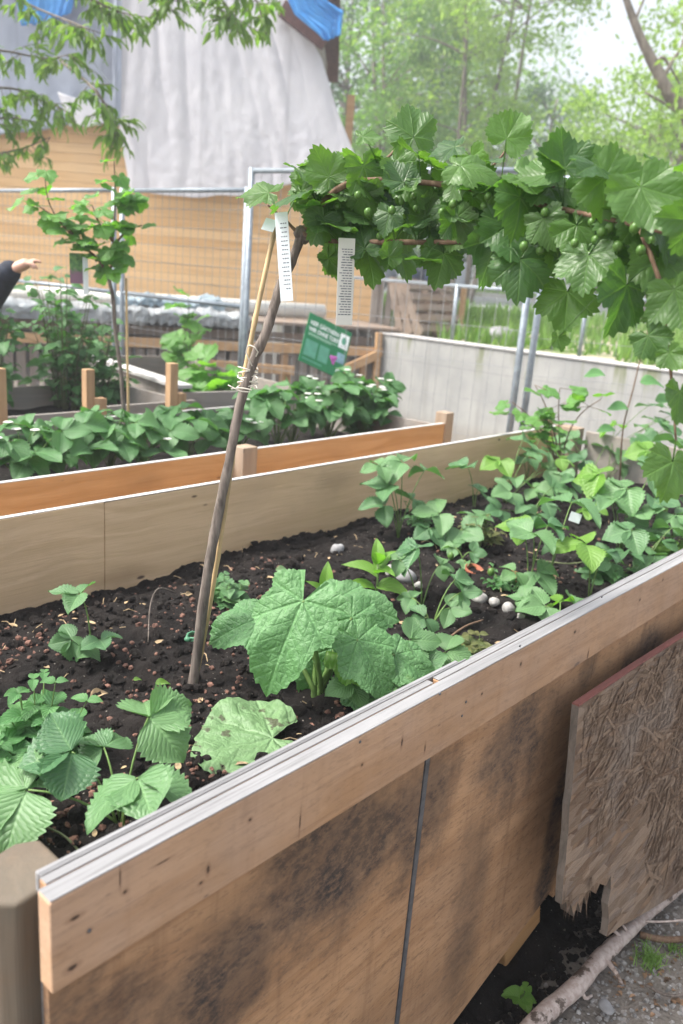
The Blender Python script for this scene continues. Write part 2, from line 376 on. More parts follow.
M['twine'] = plain('twine', (.62, .58, .50), .8)
M['tag'] = plain('white plastic tag', (.74, .80, .82), .4, var=.05, scale=6, transl=.2)
M['tag2'] = plain('grey paper tag', (.62, .62, .58), .6, var=.06, scale=6)
M['ink'] = plain('printed ink', (.10, .11, .14), .6)
M['tie'] = plain('green tie', (.05, .16, .09), .5)
M['clay'] = plain('clay pellet', (.15, .078, .058), .9, var=.5, scale=60)
M['terra'] = plain('terracotta', (.30, .10, .055), .8, var=.3)
M['skin'] = plain('skin', (.56, .33, .25), .5, var=.08, scale=25)
M['jacket'] = plain('dark navy cloth', (.016, .021, .035), .85, var=.3, scale=40)
M['trouser'] = plain('grey cloth', (.09, .09, .10), .9)
M['hair'] = plain('brown hair', (.07, .04, .025), .6)
M['straw'] = plain('dry straw', (.33, .24, .14), .8, var=.4, scale=50)

def bark(name, ca, cb, sc=30., axis=2, st=6.):
    t = T(name); v = t.obj(); k = [sc]*3; k[axis] = sc/st
    a = t.noise(t.map(v, tuple(k)), 1., 6, .65, .6); b = t.noise(v, 12., 4)
    c = t.mix(t.ss(a, .3, .7), ca, cb); c = t.mix(t.m_('MULTIPLY', t.ss(b, .5, .7), .5), c, tuple(q*.5 for q in ca))
    return t.bsdf(c, .8, t.bump(a, .6, .004), .25)
M['bark'] = bark('gooseberry bark', (.085, .07, .06), (.22, .185, .16), 90)
M['bark2'] = bark('tree bark', (.12, .10, .08), (.23, .20, .17), 14)
M['twig'] = bark('twig bark', (.11, .065, .04), (.21, .14, .095), 90)
def branch_mat():
    t = T('fallen branch bark'); v = t.obj(); a = t.noise(v, 14., 6, .7); b = t.noise(v, 60., 4); d = t.noise(v, 5., 3)
    c = t.mix(t.ss(b, .3, .7), (.33, .26, .23), (.50, .43, .39)); c = t.mix(t.ss(a, .55, .62), c, (.10, .075, .06)); c = t.mix(t.m_('MULTIPLY', t.ss(d, .5, .7), .4), c, (.26, .17, .12))
    return t.bsdf(c, .75, t.bump(t.m_('ADD', a, b), .4, .004), .3)
M['branch'] = branch_mat()

M['strawb'] = leaf_mat('strawberry leaf', (.048, .135, .062), (.135, .255, .10), 'pinnate', 9, .26, .40)
M['strawb_far'] = leaf_mat('strawberry leaf far', (.05, .14, .045), (.11, .24, .09), 'pinnate', 9, .30, .45)
M['bright'] = leaf_mat('young leaf', (.12, .26, .035), (.17, .32, .06), 'pinnate', 8, .4, .42)
M['mint'] = leaf_mat('herb leaf', (.06, .17, .055), (.11, .25, .085), 'pinnate', 6, .3, .45, 1.1)
M['red'] = leaf_mat('reddish leaf', (.07, .11, .03), (.15, .15, .05), 'pinnate', 8, .3, .42)
M['goose'] = leaf_mat('gooseberry leaf', (.026, .075, .030), (.105, .205, .05), 'palmate', 7, .45, .38, 1.3, (1.9, 2.1, .55))
M['currant'] = leaf_mat('currant leaf', (.075, .19, .045), (.14, .30, .075), 'palmate', 7, .42, .5, 1.3, (1.9, 2.1, .55))
M['big'] = leaf_mat('large crinkled leaf', (.070, .185, .065), (.115, .25, .095), 'palmate', 6, .24, .52, 1.55, (1.5, 1.8, .6), .3, (.86, .9), (.14, .13, .05), .42)
M['wilt'] = leaf_mat('wilted leaf', (.10, .20, .08), (.15, .25, .11), 'palmate', 4, .15, .55, 1.25, (1.4, 1.6, .6), .3, (.60, .66), (.045, .032, .02), .3)
M['stem'] = plain('green stem', (.13, .22, .06), .5, var=.25, scale=20, transl=.1)
M['stemd'] = plain('dull stem', (.11, .13, .06), .5, var=.3, scale=20)
def foliage(name, ca, cb, tr=.35):
    t = T(name); f = t.m_('FRACT', t.attr('rnd')); c = t.mix(f, ca, cb)
    return t.bsdf(c, .5, None, .3, 0, tr, t.mix(1., c, (1.7, 1.9, .6), 'MULTIPLY'))
M['fol_mid'] = foliage('tree foliage green', (.08, .17, .05), (.17, .28, .09), .45)
M['fol_dark'] = foliage('tree foliage dark', (.04, .095, .055), (.09, .16, .09), .4)
M['fol_pale'] = foliage('tree foliage pale', (.14, .24, .055), (.25, .35, .11), .45)
M['fol_over'] = foliage('hanging foliage', (.09, .18, .05), (.18, .27, .09), .5)
M['grass'] = foliage('grass blades', (.09, .19, .035), (.20, .32, .09), .3)
def berry():
    t = T('gooseberry skin'); v = t.obj(); f = t.noise(v, 120., 2)
    c = t.mix(f, (.07, .17, .03), (.14, .26, .06)); return t.bsdf(c, .3, None, .5, 0, .25)
M['berry'] = berry()

def soil_mat():
    t = T('dark soil'); v = t.obj(); a = t.noise(v, 9., 6, .7); b = t.noise(v, 70., 5, .75); f = t.noise(v, 260., 3, .7)
    c = t.mix(t.ss(a, .35, .7), (.009, .007, .0062), (.021, .016, .0138)); c = t.mix(t.ss(b, .6, .75), c, (.060, .046, .038))
    c = t.mix(t.m_('MULTIPLY', t.ss(f, .64, .72), .6), c, (.10, .08, .068)); vo = t.vor(v, 130.); sp_ = t.m_('MULTIPLY', t.ss(t.xyz(vo.outputs['Color'])[0], .93, .94), t.ss(vo.outputs['Distance'], .18, .3, 1., 0.)); c = t.mix(t.m_('MULTIPLY', sp_, .8), c, (.28, .25, .22))
    return t.bsdf(c, .9, t.bump(t.m_('ADD', t.m_('MULTIPLY', b, 1.4), f), .9, .012), .25)
M['soil'] = soil_mat()
def ground_mat():
    t = T('packed earth'); v = t.obj(); a = t.noise(v, 3., 6, .65); b = t.noise(v, 60., 5, .7); g = t.vor(v, 90.)
    c = t.mix(t.ss(a, .3, .7), (.13, .115, .10), (.21, .185, .16)); c = t.mix(t.ss(b, .5, .75), c, (.075, .065, .057))
    c = t.mix(t.m_('MULTIPLY', t.ss(t.xyz(g.outputs['Color'])[0], .86, .9), .7), c, (.34, .32, .30))
    return t.bsdf(c, .9, t.bump(t.m_('ADD', b, t.m_('MULTIPLY', g.outputs['Distance'], .6)), .7, .01), .2)
M['ground'] = ground_mat()
def verge_mat():
    t = T('sandy verge'); v = t.obj(); a = t.noise(v, 1.3, 5, .6); b = t.noise(v, 30., 5, .7)
    c = t.mix(t.ss(b, .3, .7), (.36, .30, .24), (.46, .40, .33)); c = t.mix(t.ss(a, .48, .60), c, (.12, .18, .05))
    return t.bsdf(c, .95, t.bump(b, .5, .02), .1)
M['verge'] = verge_mat()
M['path'] = plain('pale asphalt', (.24, .245, .26), .9, var=.15, scale=12)
def concrete():
    t = T('concrete'); v = t.obj(); X, Y, Z = t.xyz(v)
    a = t.noise(v, 2.5, 6, .6); s = t.noise(t.map(v, (14, 14, .7)), 1., 5, .6); f = t.noise(v, 80., 4)
    c = t.mix(t.ss(a, .3, .7), (.27, .275, .27), (.35, .35, .335)); c = t.mix(t.m_('MULTIPLY', t.ss(s, .48, .7), .5), c, (.22, .22, .21))
    top = t.m_('MULTIPLY', t.ss(Z, .55, .93), t.ss(t.noise(t.map(v, (5, 5, .8)), 1., 4), .54, .66))
    c = t.mix(t.m_('MULTIPLY', top, .8), c, (.14, .16, .07))
    seam = t.ss(t.m_('ABSOLUTE', t.m_('SUBTRACT', Z, .70)), 0., .008, 1., 0.)
    c = t.mix(t.m_('MULTIPLY', seam, .5), c, (.18, .18, .18))
    low = t.m_('MULTIPLY', t.ss(Z, .0, .22, 1., 0.), .6); c = t.mix(low, c, (.25, .22, .18))
    return t.bsdf(c, .85, t.bump(t.m_('ADD', f, a), .3, .004), .25)
M['concrete'] = concrete()
def planks():
    t = T('orange plank cladding'); v = t.obj(); f = t.attr('rnd')
    a = t.noise(t.map(v, (1.2, 20, 20)), 1., 5, .6, .6); lo = t.noise(v, .9, 3)
    c = t.mix(f, (.66, .41, .19), (.78, .54, .29)); c = t.mix(t.m_('MULTIPLY', t.ss(a, .45, .75), .4), c, (.42, .22, .085)); c = t.mix(t.m_('MULTIPLY', t.ss(lo, .5, .7), .35), c, (.66, .48, .30))
    return t.bsdf(c, .65, t.bump(a, .3, .004), .3)
M['planks'] = planks()
def tarp(name, ca, cb, tr=.3, grid=True):
    t = T(name); v = t.obj(); a = t.noise(v, 1.2, 4, .6); b = t.noise(t.map(v, (6, 6, 1.5)), 1., 4)
    c = t.mix(t.ss(a, .3, .7), ca, cb)
    X, Y, Z = t.xyz(v); gx = t.ss(t.m_('ABSOLUTE', t.m_('SUBTRACT', t.m_('FRACT', t.m_('MULTIPLY', X, 1.05)), .5)), .46, .5); 
    c = t.mix(t.m_('MULTIPLY', gx, .35), c, tuple(q*.7 for q in ca))
    h = t.m_('ADD', t.noise(v, 9., 5, .6, 1.2), t.m_('MULTIPLY', b, .7))
    return t.bsdf(c, .42, t.bump(h, .35, .015), .4, 0, tr)
M['tarp'] = tarp('white tarpaulin', (.68, .68, .72), (.77, .77, .80), .3)
M['tarp_grey'] = tarp('blue grey tarpaulin', (.40, .45, .55), (.50, .55, .64))
M['tarp_blue'] = tarp('blue tarpaulin', (.03, .24, .66), (.10, .40, .80))
M['foil'] = tarp('crumpled plastic sheet', (.22, .25, .27), (.44, .46, .47), .1)
M['roof'] = plain('dark red roof wood', (.10, .045, .04), .7)
def osb():
    t = T('weathered strand board'); v = t.obj(); w_ = t.noise(v, 6., 3); tot = None; h = None
    base = t.mix(t.ss(t.noise(v, 9., 5, .65), .3, .7), (.17, .11, .07), (.26, .175, .115)); 
    for k, (ang, col, sc) in enumerate(((.55, (.30, .21, .145), 1.), (-.35, (.14, .085, .055), 1.15), (1.05, (.25, .19, .15), 1.3), (.85, (.37, .275, .20), .9), (.2, (.22, .15, .10), 1.1))):
        mp = t.map(v, (10*sc, 30, 52*sc), (0, ang, 0), (k*1.7, 0, k*.9))
        vo = t.vor(mp, 1.); cr = t.xyz(vo.outputs['Color'])
        on = t.ss(cr[0], .55, .6); nz = t.noise(t.map(v, (14, 90, 300), (0, ang, 0)), 1., 4, .65)
        cc = t.mix(t.m_('MULTIPLY', nz, .75), col, tuple(q*.45 for q in col))
        base = t.mix(t.m_('MULTIPLY', on, t.ss(cr[1], .0, 1., .45, .95)), base, cc)
        hk = t.m_('MULTIPLY', on, t.m_('ADD', cr[2], nz)); h = hk if h is None else t.m_('MAXIMUM', h, hk)
    rn = t.attr('rnd'); fl = t.mix(t.m_('FRACT', t.m_('MULTIPLY', rn, 7.)), (.15, .09, .055), (.38, .28, .20)); fl = t.mix(t.m_('MULTIPLY', t.noise(t.map(v, (14, 90, 260), (0, .8, 0)), 1., 4), .6), fl, (.12, .08, .055)); base = t.mix(t.m_('MULTIPLY', t.ss(rn, .01, .02), .8), base, fl)
    base = t.mix(t.m_('MULTIPLY', t.ss(t.noise(v, 4., 4), .5, .68), .55), base, (.30, .25, .21))
    base = t.mix(t.m_('MULTIPLY', t.ss(t.noise(v, 3., 5), .56, .68), .45), base, (.12, .08, .06))
    return t.bsdf(base, .85, t.bump(h, .9, .006), .2)
M['osb'] = osb()
M['osb_edge'] = wood('strand board edge', (.17, .14, .115), (.10, .085, .07), (.03, .025, .02), 2, 0., scale=2.)
M['osb_red'] = wood('red painted edge', (.26, .10, .085), (.19, .08, .07), (.06, .04, .035), 0, 0.)

# ------------------------------------------------------------------ ground and terrain (garden axes)
def sheet(name, X0, X1, Y0, Y1, nx, ny, hf, mat, smooth=True):
    g = Geo(); V = []; 
    xs = np.linspace(X0, X1, nx) if np.isscalar(nx) else nx; ys = np.linspace(Y0, Y1, ny) if np.isscalar(ny) else ny
    for y in ys:
        for x in xs: V.append((x, y, hf(x, y)))
    a, b = len(xs), len(ys)
    g.add(V, [(j*a+i, j*a+i+1, (j+1)*a+i+1, (j+1)*a+i) for j in range(b-1) for i in range(a-1)])
    o = g.build(name, mat, None, smooth); o.rotation_euler = (0, 0, ROT); o['kind'] = 'structure'; return o
def sst(x, a, b): t_ = min(1, max(0, (x-a)/(b-a))); return t_*t_*(3-2*t_)
def ground_h(X, Y):
    h = -.24+.22*sst(Y, .6, 2.6)
    if X < 4 and Y < 3: h += .02*noise.noise(Vector((X*6, Y*6, 0)))+.008*noise.noise(Vector((X*25, Y*25, 3)))
    return h
gx = np.concatenate([np.array([-400, -100, -30, -8, -3, -1]), np.linspace(-.5, 4, 150), np.linspace(4.2, 7.05, 20), np.array([8, 20, 60, 150])])
gy = np.concatenate([np.array([-400, -100, -30, -8, -4, -2, -1]), np.linspace(-.8, 1., 70), np.linspace(1.1, 3, 20), np.array([4, 6, 8, 12, 30, 80, 150])])
sheet('ground', 0, 0, 0, 0, gx, gy, lambda X, Y: ground_h(X, Y) if X < 7.1 else ground_h(X, Y)-.3*(X > 7.5), M['ground'])
def verge_h(X, Y):
    return .90+.02*noise.noise(Vector((X, Y, 0)))+.10*sst(X, 8, 13)+.25*sst(X, 13, 28)+.5*sst(X, 26, 70)
vx = np.concatenate([np.linspace(7.16, 12, 24), np.linspace(12.5, 30, 30), np.array([35, 45, 60, 90, 150])])
vy = np.concatenate([np.array([-400, -120, -50, -25]), np.linspace(-12, 25, 60), np.array([30, 60, 150])])
sheet('verge', 0, 0, 0, 0, vx, vy, verge_h, M['verge'])
sheet('path', 0, 0, 0, 0, np.linspace(15.5, 22.5, 8), np.linspace(-40, 60, 60), lambda X, Y: verge_h(X, Y)+.03, M['path'])
sheet('kerb', 0, 0, 0, 0, np.array([22.5, 22.502, 22.75, 22.752]), np.linspace(-40, 60, 60), lambda X, Y: verge_h(22.6, Y)+(.16 if 22.501 < X < 22.751 else -.05), M['concrete'], False)

# grass on the verge (one piece of stuff)
g = Geo(); V = []; F = []; rn = []
for _ in range(26000):
    X = 7.6+random.random()**1.4*7.6 if random.random() < .8 else random.uniform(22.8, 30); Y = random.uniform(-5, 13) if X < 16 else random.uniform(-2, 24)
    a = noise.noise(Vector((X*.5, Y*.5, 4.)))+.35*sst(X, 7.3, 10.5)-.05+.25*sst(-Y, -4.8, -2.5)
    if a < random.uniform(.05, .3): continue
    h = random.uniform(.08, .30)*(1 if X < 16 else 2.); b = random.uniform(0, 6.3); lx, ly = random.uniform(-.1, .1), random.uniform(-.1, .1); z = verge_h(X, Y); q = .012+.0012*X
    k = len(V); V += [(X-q*math.cos(b), Y-q*math.sin(b), z-.01), (X+q*math.cos(b), Y+q*math.sin(b), z-.01), (X+lx, Y+ly, z+h)]; F.append((k, k+1, k+2)); rn.append(random.random())
g.add(V, F); g.Rn[0] = np.repeat(rn, 3)
o = g.build('grass', M['grass']); o.rotation_euler = (0, 0, ROT); tag(o, 'bright green grass growing on the bank behind the concrete wall', 'grass', kind='stuff')

# ------------------------------------------------------------------ near raised bed
O1 = (.36, .72, -.22)
bed = thing('raised_bed', 'large raised bed of stained plywood in the foreground with the gooseberry tree', 'raised bed', G(*O1), ROT, 'timber raised beds')
B = lambda: Geo(O1)
B().box(.385, 4.2, .722, .750, .672, .8).build('rim_board', M['rim'], bed, bevel=.0025)
g = B().box(.386, 4.199, .723, .7495, .8005, .8025); g.build('rim_top_edge', M['ply_edge'], bed, bevel=.0008, seg=1)
pa = B().box(.397, 1.160, .7535, .768, -.35, .7985).build('front_panel', M['panel'], bed, bevel=.0015)
# second panel with its slanting bottom edge
g = B(); zb = lambda X: -.18+.24*(X-1.45)
poly = [(1.176, zb(1.176)), (1.875, zb(1.875)+.02), (1.875, .797), (1.176, .797)]
g.add([(x, .7535, z) for x, z in poly]+[(x, .768, z) for x, z in poly], [(3, 2, 1, 0), (4, 5, 6, 7)]+[(i, (i+1) % 4, (i+1) % 4+4, i+4) for i in range(4)]); g.build('front_panel', M['panel'], bed, bevel=.0015)
B().box(1.878, 4.19, .7545, .769, -.10, .797).build('front_panel', M['panel'], bed, bevel=.0015)
B().box(1.1615, 1.1745, .752, .764, -.3, .671).build('seam_strip', M['seam'], bed)
B().box(.398, 1.159, .7537, .7678, .7988, .8006).box(1.177, 4.18, .7537, .7682, .7974, .8002).build('rim_top_edge', M['ply_edge'], bed, bevel=.0008, seg=1)
g = B().box(.40, 1.29, .770, .7735, .70, .8006).box(.40, 1.27, .7755, .783, .5, .7995).box(1.31, 4.18, .7710, .7755, .6, .7975); g.build('inner_lining', M['ply_edge'], bed, bevel=.001, seg=1)
bb = B().box(.30, 1.318, 2.082, 2.104, -.22, .801).box(1.3205, 4.18, 2.084, 2.104, -.22, .799); bb.build('back_board', M['back'], bed, bevel=.002)
B().box(.30, 4.18, 2.0835, 2.1035, .8012, .8035).build('back_top_edge', M['white_edge'], bed)
B().box(4.165, 4.187, .78, 1.93, -.22, .798).build('end_board', M['grey'], bed, bevel=.003)
B().box(.361, .384, .88, 2.08, -.2, .70).build('end_board', M['grey'], bed, bevel=.003)
g = B(); cut = [(.357, .80), (.375, .778), (.428, .776), (.445, .795), (.445, .855), (.420, .873), (.357, .872)]
n = len(cut); g.add([(x, y, -.22) for x, y in cut]+[(x, y, .768+.012*(x-.36)/.08) for x, y in cut], [tuple(range(n-1, -1, -1)), tuple(range(n, 2*n))]+[(i, (i+1) % n, (i+1) % n+n, i+n) for i in range(n)])
g.build('corner_post', M['post_d'], bed, bevel=.006, seg=3)
B().box(4.10, 4.163, 1.94, 2.08, .1, .815).build('corner_post', M['post'], bed, bevel=.004)
B().box(4.10, 4.163, .79, .87, .1, .79).build('corner_post', M['post'], bed, bevel=.004)
a = np.array([1.69, .82, -.195]); b = np.array([1.865, .82, -.195+.175*.24])
B().beam(a, b, .085, .085).build('bearing_timber', M['orange'], bed, bevel=.004)
# nail heads on the rim
g = B()
for (x, y) in ((89, 931), (360, 742), (440, 694), (466, 702), (520, 646), (602, 597), (462, 716)):
    X, Y, Z = onY(x, y, .7218); g = B(); g.tube([(X, .7226, Z), (X, .7208, Z)], .0026, 8); g.build('nail_head', M['seam'], bed, True)


def soil_h(X, Y):
    h = .575-.045*sst(Y, 1.75, 2.08)+.03*noise.noise(Vector((X*2.2, Y*2.2, 0)))+.016*noise.noise(Vector((X*8, Y*8, 1)))+.011*noise.noise(Vector((X*23, Y*23, 2)))+.010*noise.noise(Vector((X*42, Y*42, 5)))+.006*abs(noise.noise(Vector((X*70, Y*70, 8))))
    return h
sheet('soil', .384, 4.165, .7695, 2.083, 300, 120, soil_h, M['soil'])
# crumbs of soil, clay pellets, straw bits
g = Geo(); rs = random.Random(3)
def lump(g, X, Y, s, hf, r=.5):
    g.ball((X, Y, hf(X, Y)+s*.3), s*rs.uniform(.7, 1.3), s*rs.uniform(.7, 1.3), s*rs.uniform(.6, 1.), 6, 5, .25, rs.random())
for _ in range(5200):
    X = .4+rs.random()**1.5*3.7; Y = rs.uniform(.79, 2.07); lump(g, X, Y, rs.choice((.0025, .003, .004, .005, .007, .010, .015)), soil_h)
o = g.build('soil_crumbs', M['soil']); o.rotation_euler = (0, 0, ROT); tag(o, 'loose dark soil crumbs scattered over the foreground raised bed', 'soil', kind='stuff')
g = Geo()
for (x, y, n, sp) in ((240, 610, 26, .05), (20, 645, 26, .06), (190, 615, 16, .07), (260, 560, 14, .08), (150, 640, 26, .12), (40, 615, 12, .08), (215, 690, 18, .07), (200, 720, 22, .08), (120, 690, 20, .09), (60, 830, 40, .08), (180, 800, 35, .06), (150, 850, 20, .05), (300, 590, 20, .15), (130, 580, 20, .15), (380, 690, 14, .1), (500, 560, 16, .2), (330, 720, 12, .06), (550, 560, 14, .2)):
    X0, Y0, _ = L(Pz(x, y, .58))
    for _ in range(int(n*2.3)):
        X, Y = rs.gauss(X0, sp), rs.gauss(Y0, sp*.7)
        if .41 < X < 4.1 and .79 < Y < 2.07: lump(g, X, Y, rs.choice((.002, .003, .004, .005, .006, .008)), soil_h)
o = g.build('clay_pebbles', M['clay']); o.rotation_euler = (0, 0, ROT); tag(o, 'small reddish clay pellets strewn on the dark soil of the near bed', 'pebbles', kind='stuff')
g = Geo()
for _ in range(260):
    X = .45+rs.random()**1.3*3.2; Y = rs.uniform(.82, 2.03); a = rs.uniform(0, PI); l = rs.uniform(.012, .045); z = soil_h(X, Y)+.004
    if rs.random() < .5: g.tube([(X, Y, z), (X+l*math.cos(a)*.5, Y+l*math.sin(a)*.5, z+rs.uniform(0, .012)), (X+l*math.cos(a), Y+l*math.sin(a), z+rs.uniform(0, .01))], .0012, 5, r=rs.random())
    else: tmesh(g, leaflet(.2, 0, 0, .1, 0, 3, .2, .03, .7, 1, 6, 4), frame(Vector((X, Y, z)), (math.cos(a), math.sin(a), .15), (rs.uniform(-.5, .5), rs.uniform(-.5, .5), 1), l*.8))
o = g.build('straw_bits', M['straw']); o.rotation_euler = (0, 0, ROT); tag(o, 'dry straw and withered leaf bits lying on the foreground soil', 'plant litter', kind='stuff')

# ------------------------------------------------------------------ strand boards, branch and litter along the front of the bed
def jag(poly_pts, seed):
    return poly_pts
def leaning(name, label, outline, th, top, bot, group=None):
    """outline in (X,z); y follows the lean from top (z,Y) to bot (z,Y)"""
    O = (outline[0][0], bot[1], -.22)
    Yf = lambda z: top[1]+(bot[1]-top[1])*(top[0]-z)/(top[0]-bot[0])
    t_ = thing(name, label, 'board', G(*O), ROT, group)
    n = len(outline); V = [(x, Yf(z), z) for x, z in outline]+[(x, Yf(z)+th, z) for x, z in outline]
    g = Geo(O); g.add(V, [tuple(range(n)), tuple(range(2*n-1, n-1, -1))])
    # lifted strands on the weathered face
    for _ in range(1900):
        x = rs.uniform(X0, 2.75); z = rs.uniform(-.2, Z0-.02); l = rs.uniform(.02, .11); a = rs.choice((rs.gauss(.80, .35), rs.gauss(.8, .35), rs.gauss(-.3, .6))); y0 = Yl(z)-.0008
        dx, dz = math.cos(a)*l, math.sin(a)*l; wd = rs.uniform(.0015, .011); k = rs.uniform(0, .0035)
        if min(x, x+dx) < X0+.004 or z+dz > Z0-.01 or (x < 2.0 and z < Zb+.05) or min(z, z+dz) < np.interp(x, [p[0] for p in LOW], [p[1] for p in LOW])+.025: continue
        g.add([(x, y0, z), (x+dx, Yl(z+dz)-.0008-k, z+dz), (x+dx-wd*math.sin(a), Yl(z+dz)-.0005-k, z+dz+wd*math.cos(a)), (x-wd*math.sin(a), y0, z+wd*math.cos(a))], [(0, 1, 2, 3)], r=rs.uniform(.03, 1))
    for _ in range(16):
        x, z = rs.choice(jg[:9]); x += rs.uniform(-.012, .012); l = rs.uniform(.02, .05); y0 = Yl(z)+rs.uniform(-.004, .012)
        g.add([(x-.004, y0, z+.03), (x+.004, y0+.001, z+.03), (x+rs.uniform(-.008, .008), y0-rs.uniform(0, .01), z-l*.5)], [(0, 1, 2)], r=rs.random())
    g.build('board_face', M['osb'], t_)
    return t_, V, n, O
ptl = onY(579, 707, .69); pbl = onY(562, 905, .60)
rs = random.Random(5)
X0, Z0 = ptl[0], ptl[2]; Xb, Zb = pbl[0], pbl[2]; KL = (.69-.60)/(Z0-Zb)
Yl = lambda z: .69-KL*(Z0-z)
def on_lean(x, y):
    d = gray(x, y); k = (.69-KL*(Z0-CZ))/(d[1]-KL*d[2]); return d[0]*k, CZ+d[2]*k
out = [(X0, Z0)]
for i in range(1, 14): out.append((X0+(Xb-X0)*i/14+rs.uniform(-.004, .002), Z0+(Zb-Z0)*i/14))
out.append((Xb, Zb))
jg = [on_lean(x, y) for x, y in ((566, 902), (568, 913), (571, 904), (574, 917), (578, 902), (581, 913), (584, 896), (587, 905), (590, 890), (596, 894), (600, 884), (606, 886), (611, 876))]
out += jg+[on_lean(x, y) for x, y in ((611, 890), (608, 905), (609, 920), (607, 937), (622, 926), (640, 916), (660, 904), (683, 889), (720, 865))]
LOW = out[-6:]
out += [(3.0, -.24), (3.1, .0), (3.1, Z0-.03), (2.4, Z0-.015), (2., Z0-.004)]
tb, V, n, O = leaning('strand_board', 'weathered strand board with splintered lower corner and red top edge, leaning on the bed', out, .018, (Z0, .69), (Zb, .60))
g = Geo(O); g.add(V, [(i, i+n, (i+1) % n+n, (i+1) % n) for i in range(0, n-4)]); g.build('board_edge', M['osb_edge'], tb)
g = Geo(O); a = np.array(V[0]); b = np.array(V[n-2]); c = np.array(V[n-1]); h = np.array([0, .009, .002])
for p, q in ((a, c), (c, b)): g.beam(p+h, q+h, .017, .004, (0, 0, 1))
g.build('painted_edge', M['osb_red'], tb)
gh = lambda X, Y: ground_h(X, Y)
def gp(x, y, dz=0.):        # photo pixel -> point on the earth in front of the bed
    v = Pz(x, y, -.22+dz); return v
bp = [gp(520, 1040, .03), gp(545, 1014, .03), gp(575, 988, .035), gp(603, 956, .035), gp(622, 938, .04), gp(640, 920, .04), gp(660, 903, .05), gp(690, 878, .06), gp(730, 846, .07)]
fb = thing('fallen_branch', 'long pale peeled branch lying on the earth beside the raised bed', 'branch', gp(600, 955))
def rel(P, o): return [Vector(p)-o.location for p in P]
P = smooth_path(rel(bp, fb), 5)
Geo().tube(P, [.025-.009*i/(len(P)-1)+random.uniform(-.0015, .0018) for i in range(len(P))], 10, .06).build('branch_stem', M['branch'], fb, True)
for pts, r_ in (([gp(622, 938, .045), gp(612, 930, .08), gp(600, 932, .09)], .006), ([gp(603, 955, .04), gp(616, 973, .03), gp(622, 984, .0)], .008), ([gp(580, 983, .035), gp(585, 998, .02), gp(592, 996, .0)], .006), ([gp(628, 932, .05), gp(622, 924, .09)], .005), ([gp(640, 921, .045), gp(660, 922, .05), gp(690, 920, .05)], .004)):
    P = smooth_path(rel(pts, fb), 4); Geo().tube(P, [r_*(1-.45*i/(len(P)-1)) for i in range(len(P))], 7, .1).build('side_twig', M['branch'], fb, True)
def stick(name, label, pts, r_, mat, group=None, r1=None):
    o = Vector(pts[0]); P = smooth_path([Vector(p)-o for p in pts], 4)
    ob = Geo().tube(P, [r_+((r1 if r1 else r_)-r_)*i/(len(P)-1) for i in range(len(P))], 7, .06).build(name, mat, None, True); ob.location = o
    return tag(ob, label, 'stick', group)
stick('stick', 'thick brown stick on the earth at the right, behind the fallen branch', [gp(640, 935, .02), gp(665, 940, .02), gp(700, 938, .03)], .010, M['twig'], None, .008)
stick('stick', 'thin grey twig lying on the earth below the grass tuft', [gp(645, 985, .01), gp(670, 996, .01), gp(700, 992, .01)], .004, M['bark'])
# stones and litter on the earth
g = Geo()
for _ in range(900):
    v = Vector(gp(random.uniform(440, 700), random.uniform(890, 1030))); X, Y, _z = L(v)
    if Y > .60: continue
    s = random.choice((.002, .003, .004, .005, .007)); g.ball((X, Y, ground_h(X, Y)+s*.3), s*random.uniform(.8, 1.4), s, s*.7, 6, 5, .2, random.random())
M['gravel'] = plain('grey gravel', (.26, .25, .24), .8, var=.5, scale=60)
o = g.build('gravel', M['gravel']); o.rotation_euler = (0, 0, ROT); tag(o, 'fine grey gravel scattered over the earth beside the bed', 'gravel', kind='stuff')
def stone(label, x, y, z, rx, ry, rz, mat, group, name='stone', base=None):
    v = Vector(Pz(x, y, z)); g = Geo(); g.ball((0, 0, rz*.45), rx, ry, rz, 18, 12); Vv = g.V[0]; sd_ = random.uniform(0, 50); Vv *= np.array([1+.22*noise.noise(Vector(p)*(1.1/rx)+Vector((sd_, 0, 0))) for p in Vv])[:, None]
    o = g.build(name, mat, None, True); o.location = v; o.rotation_euler = (random.uniform(-.15, .15), random.uniform(-.15, .15), random.uniform(0, 3)); tag(o, label, 'stone', group); return o
M['stone_w'] = plain('pale stone', (.31, .30, .285), .75, var=.35, scale=45); M['stone_g'] = plain('grey stone', (.25, .25, .255), .75, var=.25, scale=20); M['stone_d'] = plain('dark slate stone', (.14, .14, .145), .7, var=.3, scale=20)
stone('dark grey flat stone on the earth near the fallen branch', 606, 1008, -.22, .026, .016, .008, M['stone_g'], None)

# grass tuft, weeds and dry litter on the earth at the lower right
def tuft(label, x, y, n, sp, h, mat='grass'):
    b = Vector(gp(x, y)); g = Geo(); V = []; F = []; rn = []
    for _ in range(n):
        px_, py_ = random.gauss(0, sp), random.gauss(0, sp); a = random.uniform(0, 2*PI); l = h*random.uniform(.5, 1.1); q = .0016; lx, ly = random.gauss(0, .45)*l, random.gauss(0, .45)*l; k = len(V)
        for t_, w_ in ((0, 1), (.5, .8), (1, .05)): V += [(px_+lx*t_**1.6-q*w_*math.cos(a), py_+ly*t_**1.6-q*w_*math.sin(a), l*t_*(1-.25*t_)), (px_+lx*t_**1.6+q*w_*math.cos(a), py_+ly*t_**1.6+q*w_*math.sin(a), l*t_*(1-.25*t_))]
        F += [(k, k+1, k+3, k+2), (k+2, k+3, k+5, k+4)]; rn += [random.random()]*6
    g.add(V, F); g.Rn[0] = np.array(rn); o = g.build('grass_tuft', M[mat]); o.location = b; return tag(o, label, 'grass tuft', 'grass tufts on the earth')
tuft('feathery green grass tuft on the earth right of the fallen branch', 650, 962, 170, .018, .05)
